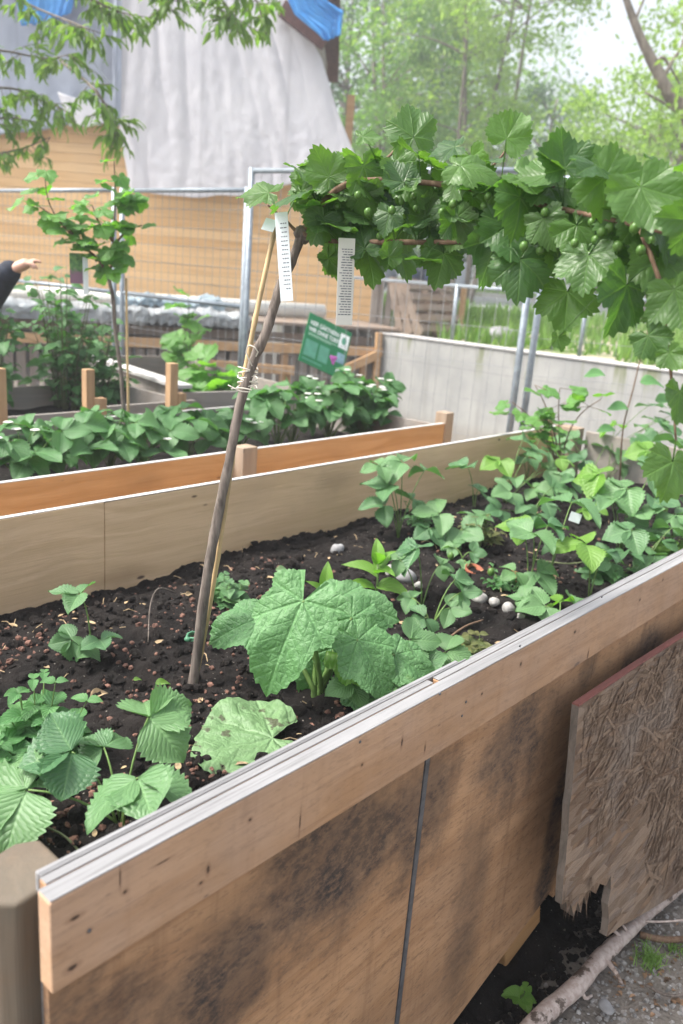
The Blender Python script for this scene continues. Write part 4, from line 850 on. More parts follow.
# ------------------------------------------------------------------ gooseberry standard
def goose_tree():
    b = soil_pt(193, 684); d0 = b.y
    t_ = thing('gooseberry_tree', 'leaning gooseberry standard with long bare trunk and leafy crown arching right, full of green berries', 'tree', b)
    tr = smooth_path(rel([b-Vector((0, 0, .03)), b, Pd(205, 590, d0), Pd(217, 520, d0+.01), Pd(229, 462, d0+.02), Pd(240, 405, d0+.03), Pd(256, 355, d0+.04), Pd(267, 330, d0+.04), Pd(279, 291, d0+.05), Pd(291, 262, d0+.05), Pd(302, 234, d0+.05)], t_), 5)
    m = len(tr); rad = [.0110-.0012*i/m+random.uniform(-.0010, .0011) for i in range(m)]
    Geo().tube(tr, rad, 12, .09).build('trunk', M['bark'], t_, True)
    d = d0+.05
    A = [(301, 236, d), (318, 208, d-.02), (345, 185, d-.04), (385, 180, d-.06), (430, 183, d-.1), (480, 190, d-.17), (530, 202, d-.27), (585, 214, d-.37), (640, 226, d-.47), (710, 245, d-.57)]
    Bq = [(297, 230, d), (318, 238, d-.02), (345, 241, d-.03), (385, 242, d-.06), (440, 242, d-.12), (500, 242, d-.17), (570, 247, d-.27), (620, 262, d-.37), (675, 300, d-.47)]
    Cq = [(345, 186, d-.04), (385, 160, d-.02), (410, 130, d)]; Dq = [(470, 188, d-.15), (500, 158, d-.12), (516, 135, d-.1)]; Eq = [(545, 205, d-.3), (556, 180, d-.28), (562, 160, d-.28)]
    Fq = [(640, 228, d-.47), (662, 290, d-.52), (670, 360, d-.54), (676, 440, d-.56)]; Hq = [(600, 216, d-.4), (640, 195, d-.42), (690, 190, d-.45)]; Iq = [(301, 236, d), (285, 220, d), (268, 205, d-.02)]
    paths = []
    for q, r0, r1 in ((A, .0075, .003), (Bq, .007, .003), (Cq, .003, .0014), (Dq, .003, .0014), (Eq, .003, .0014), (Fq, .004, .0014), (Hq, .0035, .0016), (Iq, .004, .0015)):
        P = smooth_path(rel([Pd(*k) for k in q], t_), 5); paths.append(P); n = len(P)
        Geo().tube(P, [r0+(r1-r0)*i/(n-1)+random.uniform(-.0004, .0005) for i in range(n)], 8, .06).build('branch', M['twig'], t_, True)
    allp = np.array([tuple(p) for P in paths for p in P])
    gl = Geo(); gs = gl; Rr, Dn = Vector(_R), Vector(-_U)
    def near(p): k = np.argmin(((allp-np.array(tuple(p)))**2).sum(1)); return Vector(allp[k])
    def leafp(x, y, dep, s, ty, ang=None):
        c = Pd(x, y, dep)-b; tc = TOCAM(c+b)
        if ty == 'h': a = R(ang if ang is not None else random.gauss(90, 32)); ax = Rr*math.cos(a)+Dn*math.sin(a)+tc*random.uniform(-.25, .35); nr = tc*.8+Vector((random.uniform(-.8, .8), random.uniform(-.3, .3), random.uniform(-.1, .9)))
        elif ty == 'u': a = R(ang if ang is not None else random.gauss(-90, 40)); ax = Rr*math.cos(a)+Dn*math.sin(a)+tc*random.uniform(-.3, .3); nr = tc*random.choice((1, -1))+Vector((random.uniform(-.4, .4), 0, random.uniform(-.2, .4)))
        else: a = R(ang if ang is not None else random.uniform(0, 360)); ax = Rr*math.cos(a)+Vector((0, math.sin(a), 0))+Vector((0, 0, random.uniform(-.35, .05))); nr = Vector((random.uniform(-.4, .4), random.uniform(-.9, -.1), 1))
        ax.normalize(); p = c-ax*s*.42
        tmesh(gl, random.choice(PAL), frame(p, ax, nr, s*.80))
        q = near(p); gs.tube(bez(q, (q+p)/2+Vector((0, 0, .012)), p, 5), .0011, 5, r=random.random())
    D = lambda x: d-max(0, (x-345))/355*.55 if x > 345 else d
    key = [(412, 118, 46, 'u', -95), (373, 136, 24, 'f'), (515, 124, 46, 'u', -60), (562, 149, 50, 'u', -100), (252, 192, 46, 'f', 170), (286, 197, 56, 'f', 160), (322, 162, 38, 'u'), (343, 220, 52, 'h'), (372, 266, 46, 'h', 70), (340, 263, 42, 'h', 95),
           (381, 200, 56, 'h', 95), (400, 216, 44, 'h'), (425, 162, 52, 'f'), (450, 172, 62, 'f', 20), (470, 203, 52, 'h'), (436, 208, 40, 'h'), (490, 262, 82, 'h', 105), (520, 217, 52, 'h'), (500, 190, 56, 'f'), (545, 183, 62, 'f'), (572, 188, 62, 'f'), (602, 183, 68, 'h'), (625, 195, 80, 'h', 40),
           (652, 212, 84, 'h'), (668, 243, 90, 'h', 80), (590, 242, 62, 'h'), (550, 232, 52, 'h'), (566, 312, 80, 'h', 95), (622, 312, 110, 'h', 100), (660, 280, 72, 'h'), (603, 262, 66, 'h', 70), (640, 256, 66, 'h'), (520, 278, 56, 'h', 90), (441, 270, 48, 'h', 100), (405, 263, 52, 'h', 60), (460, 240, 58, 'h'),
           (656, 348, 38, 'h'), (674, 362, 28, 'h'), (671, 482, 62, 'h', 95), (679, 408, 46, 'h'), (660, 322, 44, 'h'), (396, 243, 48, 'h'), (310, 176, 38, 'f'), (360, 166, 44, 'f'), (395, 168, 48, 'f'), (330, 192, 34, 'f'), (325, 205, 30, 'h'), (370, 185, 46, 'h'), (415, 190, 48, 'h'), (455, 195, 46, 'h'), (535, 205, 50, 'h'), (575, 215, 56, 'h'), (612, 225, 66, 'h'), (440, 150, 34, 'f'), (480, 168, 46, 'f'), (530, 178, 44, 'f'), (590, 165, 46, 'f'), (640, 178, 60, 'f'), (672, 190, 64, 'f'), (680, 220, 70, 'h'), (648, 236, 66, 'h'), (480, 228, 50, 'h'), (510, 245, 56, 'h'), (540, 260, 54, 'h'), (585, 275, 56, 'h'), (680, 310, 60, 'h'), (560, 345, 22, 'h')]
    for k in key: leafp(k[0], k[1], D(k[0])+(random.uniform(-.05, .10) if k[0] < 490 else random.uniform(-.10, .06)), min(k[2], 60+.25*(k[2]-60))/FPX*D(k[0])*random.uniform(.78, .95) if k[2] > 62 else k[2]/FPX*D(k[0])*random.uniform(.78, .95), k[3], k[4] if len(k) > 4 else None)
    for _ in range(46):
        x = 305+random.random()**.6*390; yc = 205+(x-340)*.07; y = random.gauss(yc, 24+.05*(x-300)); y = min(max(y, 155+.03*(x-300)), 275+.05*(x-300))
        leafp(x, y, D(x)+random.uniform(-.05, .22), random.uniform(20, 40)/FPX*D(x), 'h' if y > yc-8 else 'f')
    for _ in range(60):
        x = 300+random.random()*190; y = random.gauss(200, 24)+(18 if x > 330 else -8); y = min(max(y, 145 if x > 340 else 168), 268)
        leafp(x, y, D(x)+random.uniform(-.06, .12), random.uniform(18, 38)/FPX*D(x), random.choice('hhfu'))
    gl.build('foliage', M['goose'], t_, True)
    g = Geo(); g.ball((0, 0, 0), .0095, .0095, .0105, 14, 10); g.tube([(0, 0, -.010), (0, 0, -.0145)], [.002, .0008], 6); bm = g.mesh('berry', M['berry'], True); first = None
    for (x, y) in ((402, 201), (414, 196), (453, 204), (500, 214), (497, 229), (518, 233), (545, 212), (556, 228), (590, 256), (534, 240), (484, 206), (416, 208), (592, 222), (602, 232), (575, 243), (610, 228), (596, 240), (392, 210), (358, 195), (368, 212), (442, 212), (512, 205), (524, 246), (540, 250), (380, 236), (652, 240), (641, 250), (571, 258), (347, 222), (322, 222), (337, 206), (488, 196), (635, 228), (618, 246)):
        p = Pd(x, y, D(x)-random.uniform(.0, .07))-b; link('berry', bm, t_, Matrix.Translation(p)@Matrix.Rotation(random.uniform(-.5, .5), 4, 'X')@Matrix.Scale(random.uniform(.62, .88), 4))
    g = Geo()
    for a in (0, 1.2, 2.1): g.ball(tr[-1]+Vector((random.uniform(-.006, .006), random.uniform(-.006, .006), random.uniform(-.008, .01))), .017, .015, .016, 10, 8, .12)
    g.build('graft_knot', M['bark'], t_, True)
    return d
dG = goose_tree()
bs = soil_pt(197, 682)
def stake(name, label, pts, r0, r1, mat, nodes=True, group=None):
    o = Vector(pts[0]); g = Geo(); P = smooth_path([Vector(p)-o for p in pts], 10); n = len(P)
    g.tube(P, [(r0+(r1-r0)*i/(n-1))*(1.18 if nodes and i % 9 == 4 else 1) for i in range(n)], 9); ob = g.build(name, M[mat], None, True); ob.location = o; return tag(ob, label, 'stake', group)
stake('bamboo_stake', 'pale bamboo stake tied to the leaning gooseberry trunk', [Pd(193, 692, bs.y+.01), Pd(212, 590, bs.y+.015), Pd(229, 480, bs.y+.02), Pd(240, 400, bs.y+.05), Pd(255, 320, bs.y+.07), Pd(275, 228, bs.y+.10)], .0065, .0052, 'bamboo')
# twine
def twine():
    o = Pd(247, 378, bs.y+.03); rs = random.Random(2); P = []
    for i in range(64):
        a = i*.62; z = -.022+.045*i/63; P.append(Vector((.021*math.cos(a)+(-.0), .024*math.sin(a)+.01, z+.004*math.sin(a*1.3))))
    P += [Pd(258, 352, o.y-.03)-o, Pd(250, 345, o.y-.03)-o, Pd(246, 352, o.y-.03)-o, Pd(252, 366, o.y-.03)-o]
    g = Geo(); g.tube(smooth_path(P, 2), .0013, 5); g.tube(smooth_path(rel([Pd(250, 392, o.y-.03), Pd(240, 391, o.y-.035), Pd(228, 385, o.y-.035)], type('q', (), {'location': o})), 4), .0014, 5); g.tube(smooth_path(rel([Pd(252, 390, o.y-.03), Pd(241, 388, o.y-.035), Pd(231, 389, o.y-.035)], type('q', (), {'location': o})), 4), .0014, 5)
    ob = g.build('twine', M['twine'], None, True); ob.location = o; tag(ob, 'pale twine wound round the gooseberry trunk and bamboo stake', 'twine')
    g = Geo(); o = Pd(194, 638, bs.y); P = [Vector((.018*math.cos(a*.6), .018*math.sin(a*.6)+.008, .0035*math.sin(a))) for a in range(22)]; g.tube(P, .003, 6); g.ball((-.012, -.014, .002), .008, .006, .006)
    ob = g.build('green_tie', M['tie'], None, True); ob.location = o; tag(ob, 'small green tie low on the gooseberry trunk', 'tie')
twine()
v = Pd(281, 212, dG-.04); v2 = Pd(287, 301, dG-.05); flat_tag('plant_tag', 'long white plastic tag with dark print hanging at the left end of the crown', v, .027, (v2-v).length, v2-v, TOCAM(v)+Vector((-.35, 0, 0)), 16, 'plant tags', lw=.55)
v = Pd(347, 238, dG-.07); v2 = Pd(344, 325, dG-.07); flat_tag('plant_tag', 'long grey paper tag with many printed lines hanging under the crown', v, .034, (v2-v).length, v2-v, TOCAM(v)+Vector((.3, 0, 0)), 26, 'plant tags', 'tag2', .8)
v = Pd(272, 219, bs.y+.09); flat_tag('plant_tag', 'small blank white tag on the tip of the bamboo stake', v, .026, .032, Pd(264, 237, bs.y+.06)-v, TOCAM(v)+Vector((-.2, 0, .5)), 0, 'plant tags')
# ------------------------------------------------------------------ second bed and the beds behind it
def dstraw(label, base, n, spread, H, s, group='strawberry plants in the second bed', zs=0):
    t_ = thing('strawberry_plant', label, 'strawberry plant', base, 0, group); g = Geo()
    for k in range(n):
        a = 2*PI*(k+random.random()*.6)/n; rr = spread*random.uniform(.35, 1.); h = H*random.uniform(.45, 1.05)
        p = Vector((rr*math.cos(a), rr*math.sin(a), h)); ax = Vector((math.cos(a+random.uniform(-.4, .4)), math.sin(a), -.1)); tilt = random.uniform(.15, .5)
        nrm = Vector((random.uniform(-.3, .3), random.uniform(-.3, .3), 1))*(1-tilt)+TOCAM(base+p)*tilt
        link('leaf', random.choice(TRI_F), t_, frame(p, ax, nrm, s*.62*random.uniform(.8, 1.15)))
        g.tube(bez((0, 0, -.02), (p.x*.4, p.y*.4, h*.75), p, 6), .0025, 5, r=random.random())
    if random.random() < .8:
        gl = Geo()
        for _ in range(random.randint(2, 4)):
            p = Vector((random.uniform(-spread, spread), random.uniform(-spread, 0), H*random.uniform(.8, 1.15))); g.tube(bez((0, 0, 0), (p.x*.3, p.y*.3, p.z), p, 5), .0016, 5)
            for q in range(5):
                b = 2*PI*q/5; gl.ball(p+Vector((.011*math.cos(b), .011*math.sin(b), .003)), .009, .009, .002, 6, 5)
        gl.build('blossom', M['petal'], t_, True)
    g.build('stalks', M['stem'], t_, True); return t_
M['petal'] = plain('white petal', (.78, .78, .74), .6, var=.03, transl=.3)
O2_ = (.2, 2.43, -.05)
bed2 = thing('raised_bed', 'second raised bed with an orange front board, full of strawberry plants and the little tree', 'raised bed', G(*O2_), ROT, 'timber raised beds')
B = lambda: Geo(O2_)
B().box(.2, 3.56, 2.43, 2.452, .0, .80).build('front_board', M['orange'], bed2, bevel=.002)
B().box(.2, 3.56, 2.431, 2.451, .8005, .803).build('top_edge', M['white_edge'], bed2)
B().box(.2, 2.85, 3.27, 3.29, .0, .80).build('back_board', M['grey'], bed2, bevel=.002)
B().box(.2, 2.85, 3.271, 3.289, .8005, .803).build('top_edge', M['white_edge'], bed2)
B().box(3.538, 3.558, 2.455, 3.26, .0, .79).build('end_board', M['grey'], bed2, bevel=.002)
B().box(3.562, 3.63, 2.425, 2.495, -.05, .855).build('corner_post', M['post'], bed2, bevel=.003)
X, _, _ = onY(246, 470, 2.39); B().box(X-.045, X+.03, 2.36, 2.425, -.1, .83).build('side_post', M['post'], bed2, bevel=.003)
B().box(3.64, 3.69, 2.47, 2.51, -.1, .70).build('side_post', M['post'], bed2, bevel=.003)
s2h = lambda X, Y: .64+.02*noise.noise(Vector((X*6, Y*6, 9)))+.01*noise.noise(Vector((X*30, Y*30, 9)))
sheet('soil', .2, 3.537, 2.453, 3.269, 90, 26, s2h, M['soil'])
def s2(x, y): X, Y, _ = L(Pz(x, y, .64)); X = min(max(X, .3), 3.5); Y = min(max(Y-.12, 2.56), 2.95); return G(X, Y, s2h(X, Y))
dst = [((8, 478), 7, .13, .17, .13, 'strawberry plant at the left edge of the second bed'), ((40, 470), 8, .13, .19, .14, 'broad leaved strawberry plant in the second bed near the left edge'), ((85, 462), 8, .12, .18, .14, 'strawberry plant just left of the little tree trunk'),
       ((125, 462), 7, .12, .15, .14, 'strawberry plant in front of the little tree trunk'), ((160, 452), 8, .13, .19, .14, 'strawberry plant just right of the yellow bamboo cane'), ((190, 440), 7, .12, .16, .13, 'strawberry plant left of the gooseberry trunk, near the dark gap in the second bed'),
       ((208, 424), 8, .13, .23, .13, 'strawberry plant behind the leaning gooseberry trunk'), ((232, 436), 8, .13, .24, .13, 'strawberry plant behind the side post of the second bed'), ((262, 425), 9, .14, .27, .14, 'tall strawberry plant just right of the gooseberry trunk, in the second bed'),
       ((290, 432), 8, .13, .25, .13, 'strawberry plant left of centre below the green sign'), ((315, 418), 9, .14, .27, .14, 'strawberry plant directly under the green sign'), ((340, 422), 8, .13, .25, .14, 'strawberry plant right below the lower corner of the green sign'),
       ((365, 412), 8, .13, .24, .14, 'strawberry plant near the right end of the second bed'), ((390, 412), 8, .12, .20, .14, 'last strawberry plant at the right end of the second bed')]
for (xy, n, sp, H, s, lab) in dst: dstraw(lab, s2(*xy), n+4, sp*1.15, H*1.22, s*1.32)
herb('runner_plant', 'thin trailing plant with small leaves hanging over the right end of the second bed', s2(398, 414), .12, 6, .05, .12, 'mint', 'plant', None, .4, 4)

# little tree in the second bed
def little_tree():
    b = s2(124, 440); d = b.y; t_ = thing('little_tree', 'young slim currant standard at the left with two leafy arms forming a small crown', 'tree', b)
    def p_(L_): return smooth_path(rel([Pd(x, y, d+q) for x, y, q in L_], t_), 4)
    P = p_([(125, 445, 0), (124, 420, 0), (121, 375, 0), (115, 330, 0), (113, 300, 0), (108, 275, 0)]); Geo().tube(P, [.0095-.002*i/len(P) for i in range(len(P))], 9, .06).build('trunk', M['bark'], t_, True)
    arms = [[(108, 277, 0), (100, 262, .0), (88, 250, .0), (75, 238, -.02), (60, 222, -.03), (48, 200, 0), (44, 168, 0)], [(108, 277, 0), (112, 262, 0), (113, 240, 0), (115, 200, .02), (114, 160, 0)], [(112, 250, 0), (125, 232, .03), (142, 225, .05)], [(75, 238, 0), (65, 225, 0), (30, 200, 0)], [(112, 240, 0), (100, 225, -.05), (92, 205, -.1)], [(115, 205, 0), (128, 195, 0), (148, 198, .03)], [(88, 250, 0), (80, 225, .05), (85, 200, .1)]]
    gl = Geo(); gs = gl
    for a in arms:
        P = p_(a); n = len(P); Geo().tube(P, [.0065-.0045*i/(n-1) for i in range(n)], 7, .06).build('branch', M['twig'], t_, True)
        for i in range(n):
            if i < 3 and len(a) > 3: continue
            for _ in range(random.choice((1, 1, 1, 2))):
                q = P[i]; dr = Vector((random.uniform(-1, 1), random.uniform(-1, .6), random.uniform(-.45, .25))).normalized(); e = q+dr*random.uniform(.02, .07)
                gs.tube([q, e], .001, 4); s = random.uniform(.04, .068)
                tmesh(gl, random.choice(PAL), frame(e, dr+Vector((0, 0, random.uniform(-.35, .1))), Vector((random.uniform(-.5, .5), random.uniform(-.8, 0), 1)), s))
    gl.build('foliage', M['currant'], t_, True)
    stake('bamboo_cane', 'thin yellow bamboo cane standing beside the little tree trunk', [Pd(129, 446, d+.03), Pd(127, 350, d+.03), Pd(126, 278, d+.03)], .006, .005, 'bamboo')
    v = Pd(83, 282, d-.02); c = TOCAM(v)
    g = Geo(); g.box(-.028, .028, 0, .125, -.0006, .0006); o = thing('plant_tag', 'colour picture tag with green and purple print hanging in the little tree', 'tag', v, 0, 'plant tags')
    o.matrix_world = frame(Pd(76, 253, d-.02), Vector((0, .05, -1)), c); g.build('picture_card', M['pic'], o)
    v = Pd(85, 257, d-.03); v2 = Pd(86, 294, d-.03); flat_tag('plant_tag', 'narrow white tag beside the picture tag in the little tree', v, .022, (v2-v).length, v2-v, c, 0, 'plant tags')
def pic():
    t = T('printed picture card'); v = t.obj(); X, Y, Z = t.xyz(v); a = t.noise(v, 45., 3); b = t.ss(t.m_('ADD', Y, t.m_('MULTIPLY', t.m_('SUBTRACT', a, .5), .08)), .06, .085)
    c = t.mix(t.ss(a, .35, .65), (.05, .14, .05), (.14, .30, .08)); c = t.mix(b, c, (.20, .11, .17)); return t.bsdf(c, .4)
M['pic'] = pic()
little_tree()

# third bed with its tall shrub
O3 = (1.2, 3.53, -.05)
bed3 = thing('raised_bed', 'third raised bed at the left with upright stakes along its front board', 'raised bed', G(*O3), ROT, 'timber raised beds')
B = lambda: Geo(O3)
B().box(1.2, 2.12, 3.53, 3.55, .0, .785).box(2.13, 2.80, 3.535, 3.555, .0, .80).build('front_board', M['grey'], bed3, bevel=.002)
B().box(1.2, 2.80, 4.36, 4.38, .0, .78).build('back_board', M['grey'], bed3, bevel=.002)
B().box(2.78, 2.80, 3.56, 4.355, .0, .79).build('end_board', M['grey'], bed3, bevel=.002)
for (x, y0, y1, wd, Y) in ((88, 369, 417, .045, 3.505), (98, 398, 417, .07, 3.50), (172, 363, 409, .05, 3.505), (180, 393, 409, .05, 3.50), (-2, 368, 418, .05, 3.505), (69, 341, 380, .05, 4.40)):
    X, _, Z = onY(x, y0, Y); B().box(X-wd/2, X+wd/2, Y-.022, Y+.022, 0, Z).build('stake_post', M['stake'], bed3, bevel=.003)
s3h = lambda X, Y: .66+.02*noise.noise(Vector((X*6, Y*6, 2)))
sheet('soil', 1.2, 2.779, 3.556, 4.358, 40, 24, s3h, M['soil'])
def bush(name, label, base, H, Rd, n, ls, mat, cat='bush', group=None, tpls=None, nb=14, seed=0):
    rd = random.Random(seed); t_ = thing(name, label, cat, base, 0, group); gs = Geo(); gl = Geo(); tp = tpls or [leaflet(.38, 8, .08, .2, .012, 7, .3, .04, .62, s, 12, 6) for s in range(3)]
    for k in range(nb):
        a = rd.uniform(0, 2*PI); rr = Rd*rd.random()**.5; h = H*rd.uniform(.5, 1.05); P = bez((rr*.3*math.cos(a), rr*.3*math.sin(a), -.02), (rr*.6*math.cos(a), rr*.6*math.sin(a), h*.6), (rr*math.cos(a), rr*math.sin(a), h), 10)
        gs.tube(P, [.005-.003*i/9 for i in range(10)], 5)
        for _ in range(n//nb):
            q = P[rd.randint(2, 9)]; dr = Vector((rd.uniform(-1, 1), rd.uniform(-1, 1), rd.uniform(-.3, .4))).normalized(); e = q+dr*rd.uniform(.02, .09); gs.tube([q, e], .001, 4)
            tmesh(gl, rd.choice(tp), frame(e, dr, Vector((rd.uniform(-.5, .5), rd.uniform(-.8, .1), 1)), ls*rd.uniform(.6, 1.2)))
    gs.build('stems', M['stemd'], t_, True); gl.build('foliage', M[mat], t_, True); return t_
def s3(x, y): X, Y, _ = L(Pz(x, y, .66)); X = min(max(X, 1.3), 2.7); Y = min(max(Y, 3.65), 4.28); return G(X, Y, .65)
bush('berry_bush', 'tall leafy berry bush at the left edge, below the hand', s3(22, 395), .72, .19, 230, .085, 'strawb_far', seed=1, nb=18)
bush('berry_bush', 'mid height leafy berry bush right of the tall one in the third bed', s3(55, 395), .50, .15, 150, .08, 'strawb_far', seed=2, nb=14)
bush('berry_bush', 'berry bush off the left edge of the third bed', s3(-40, 405), .6, .2, 150, .085, 'strawb_far', seed=3, nb=12)
bush('berry_bush', 'low leafy bush beside the stake in the third bed', s3(72, 405), .28, .10, 70, .065, 'mint', seed=4, nb=10)
bush('leafy_plant', 'small leafy plant behind the yellow bamboo cane in the third bed', s3(135, 392), .22, .12, 70, .07, 'mint', 'plant', seed=5, nb=8)
O4 = tuple(G(2.98, 3.75, 0)); 
bed4 = thing('raised_bed', 'farther raised bed at the left with a bleached white plank along its side', 'raised bed', G(2.88, 3.78, 0), ROT-R(11), 'timber raised beds')
g = Geo(); g.box(0, .022, 0, 1.75, 0, .82); g.build('side_board', M['grey'], bed4, bevel=.002)
g = Geo(); g.box(-.03, .075, -.01, 1.76, .822, .845); g.build('side_plank', M['white_edge'], bed4, bevel=.003)
g = Geo(); g.box(.024, .85, -.002, .02, 0, .80); g.build('end_board', M['grey'], bed4, bevel=.002)
g = Geo(); g.box(.84, .862, .022, 1.75, 0, .80); g.build('side_board', M['grey'], bed4, bevel=.002)
g = Geo(); g.box(.024, .85, 1.75, 1.772, 0, .80); g.build('end_board', M['grey'], bed4, bevel=.002)
o = Geo().box(.022, .838, .022, 1.748, .05, .60).build('soil', M['soil']); o.matrix_world = Matrix.Translation(G(2.88, 3.78, 0))@Matrix.Rotation(ROT-R(11), 4, 'Z'); o['kind'] = 'structure'
bush('leafy_plant', 'leafy plant with larger pale leaves behind the right hand stake, in the farther bed', G(3.32, 4.12, .6), .30, .15, 60, .11, 'currant', 'plant', None, PAL, 8, 6)
bush('leafy_plant', 'slender plant with light leaves in front of the deck beam', G(3.75, 4.75, .58), .68, .16, 40, .10, 'currant', 'plant', None, PAL, 5, 7)

# ------------------------------------------------------------------ fences
def fence(label, a, b, zt, rails, dx, dz, z0=.06, group='mobile mesh fence panels', ext=(0, 0), wr=.0016):
    a, b = Vector((*a, 0)), Vector((*b, 0)); t_ = thing('mesh_fence_panel', label, 'fence', a, 0, group); v = b-a; Lh = v.length; u = v.normalized()
    for k, p in enumerate((Vector(), v)): Geo().tube([p+Vector((0, 0, 0)), p+Vector((0, 0, zt+ext[k]))], .021, 12).build('post', M['galv'], t_, True)
    for z in rails: Geo().tube([u*.02+Vector((0, 0, z)), v-u*.02+Vector((0, 0, z))], .017, 10).build('rail', M['galv'], t_, True)
    g = Geo(); n = int(Lh/dx); off = Vector((-u.y, u.x, 0))*.004
    for i in range(1, n): p = u*(i*Lh/n); g.tube([p+Vector((0, 0, z0+.1)), p+Vector((0, 0, zt-.02))], wr, 4, cap=False)
    m = int((zt-z0-.12)/dz)
    for i in range(m+1): z = z0+.1+i*(zt-.02-z0-.1)/m; g.tube([off+u*.02+Vector((0, 0, z)), off+v-u*.02+Vector((0, 0, z))], wr, 4, cap=False)
    g.build('wire_mesh', M['wire'], t_)
    for p in (Vector(), v): Geo().box(p.x-.11, p.x+.11, p.y-.30, p.y+.30, .0, .12).build('foot', M['concrete'], t_, bevel=.02)
    return t_
pA = Pd(122, 285, 7.1); pB = Pd(243, 300, 6.2); pB2 = Pd(246.5, 300, 6.12); pR = Pd(541, 290, 4.95); pC = Pd(528, 290, 4.9)
fence('mesh fence panel with a middle rail, standing left of the gooseberry stake before the deck', pA[:2], pB[:2], 2.05, (2.03, 1.23), .085, .125)
pL = Pd(114, 285, 7.12); dA = Vector((pA.x-pB.x, pA.y-pB.y, 0)).normalized()*2.6
fence('mesh fence panel running out of the photo at the left, behind the little tree', (pL.x, pL.y), (pL.x+dA.x, pL.y+dA.y), 2.05, (2.03, 1.23), .085, .125)
fence('tall mesh fence panel across the middle, behind the green sign', pB2[:2], pR[:2], 2.17, (2.15,), .085, .20)
fence('mesh fence panel at the right, in front of the concrete wall', pC[:2], (pC.x+2.6, pC.y-.55), 2.12, (2.10,), .088, .21, wr=.0012)

# ------------------------------------------------------------------ concrete wall, verge furniture
wl = thing('concrete_wall', 'long low light grey concrete retaining wall at the right', 'wall', G(7., -12, 0), ROT)
Geo((7., -12, 0)).box(7., 7.17, -12, 7.9, -.4, .935).build('wall_body', M['concrete'], wl, bevel=.006)
Geo((7., -12, 0)).box(6.985, 7.185, -12, 7.9, .936, .952).build('coping', M['white_edge'], wl, bevel=.003)
ft = thing('tube_fence', 'low tube railing on the bank behind the concrete wall', 'fence', G(7.45, 5, .92), ROT)
f0 = lambda x, y: onX(x, y, 7.45)
ys = [f0(456, 300)[1], f0(583, 330)[1]]; st = ys[0]-ys[1]; ys = [ys[0]+st, ys[0], ys[1], ys[1]-st]
for Y in ys: Geo((7.45, 5, .92)).tube([(7.45, Y, .88), (7.45, Y, 1.50)], .022, 10).build('post', M['galv'], ft, True)
Geo((7.45, 5, .92)).tube([(7.45, ys[0], 1.49), (7.45, ys[-1], 1.49)], .018, 10).build('rail', M['galv'], ft, True)
Pw = onX(463, 300, 9.5); g = Geo((9.5, Pw[1], .95)); g.box(9.47, 9.53, Pw[1]-.03, Pw[1]+.03, .9, 1.48); o = g.build('wooden_stake', M['brace'], bevel=.004); o.location = G(9.5, Pw[1], .95); o.rotation_euler = (0, 0, ROT); tag(o, 'short pale wooden stake in the grass behind the tube railing', 'stake')
Pw = onX(445, 295, 13.); g = Geo((0, 0, 0)); g.tube([(0, 0, 0), (0.02, 0, .7), (0, .02, 1.5)], [.09, .075, .07], 10, .06)
o = g.build('wooden_post', M['bark2'], None, True); o.location = G(13., Pw[1], 1.); tag(o, 'brown wooden post beyond the grass, left of the tube railing post', 'post')
v = Pd(500, 340, 9.6); g = Geo(); g.ball((0, 0, .06), .20, .12, .10, 14, 9, .08); o = g.build('stone', M['stone_g'], None, True); o.location = G(*L(v)[:2], .92); tag(o, 'grey boulder on the sandy bank above the concrete wall', 'stone')
# rubble by the wall foot
g = Geo()
for _ in range(260):
    X, Y = random.uniform(4.6, 6.9), random.uniform(2.2, 5.2); s = random.choice((.015, .02, .03, .05)); g.ball((X, Y, ground_h(X, Y)+s*.3), s, s*.8, s*.6, 6, 5, .2, random.random())
o = g.build('rubble', M['gravel']); o.rotation_euler = (0, 0, ROT); tag(o, 'loose rubble on the ground at the foot of the concrete wall', 'rubble', kind='stuff')

# ------------------------------------------------------------------ building with plank wall, tarpaulins, deck
bd = thing('plank_building', 'building with an orange brown horizontal plank wall half covered by tarpaulins', 'building', (-4, 10.3, 0))
XR = Pd(372, 300, 10.3).x; O = (-4, 10.3, 0)
g = Geo(O); z = .96
XU = Pd(306, 60, 10.3).x
while z < 4.75: g.box(-10, XR if z < 2.62 else XU, 10.30+random.uniform(0, .004), 10.33, z, z+.1015, r=random.random()); z += .105
g.build('front_wall', M['planks'], bd)
Geo(O).box(-10, XR-.01, 10.332, 15, .9, 2.66).box(-10, XU-.01, 10.333, 15, 2.661, 4.8).build('inner_wall', M['greyv'], bd)
Geo(O).box(XR+.003, XR+.05, 10.28, 10.36, .95, 2.68).build('corner_board', M['brace'], bd, bevel=.003)
g = Geo(O); pts = [(10.0, 4.70), (12.7, 6.4), (15.4, 4.7), (15.4, 4.62), (12.7, 6.28), (10.0, 4.60)]
V = [(x, y, z) for x in (-10.5, Pd(322, 40, 10.1).x) for y, z in pts]; n = 6
g.add(V, [tuple(range(n)), tuple(range(2*n-1, n-1, -1))]+[(i, i+n, (i+1) % n+n, (i+1) % n) for i in range(n)]); g.build('roof', M['roof'], bd)
a = Pd(282, 8, 9.95); b = Pd(326, 42, 9.95); Geo(O).beam(a, b, .12, .16).build('eaves_beam', M['roof'], bd)
v = Pd(349, 128, 10.6); g = Geo(); g.box(-.045, .045, -.045, .045, -.1, v.z+.35-.95); o = g.build('timber_post', M['brace'], bevel=.004); o.location = (v.x, v.y, .95); tag(o, 'upright orange timber post just right of the white tarpaulin', 'post')
v = Pd(383, 300, 9.75); t_ = thing('weathered_boards', 'upright weathered grey boards at the right corner of the plank building', 'boards', (v.x, v.y, .95))
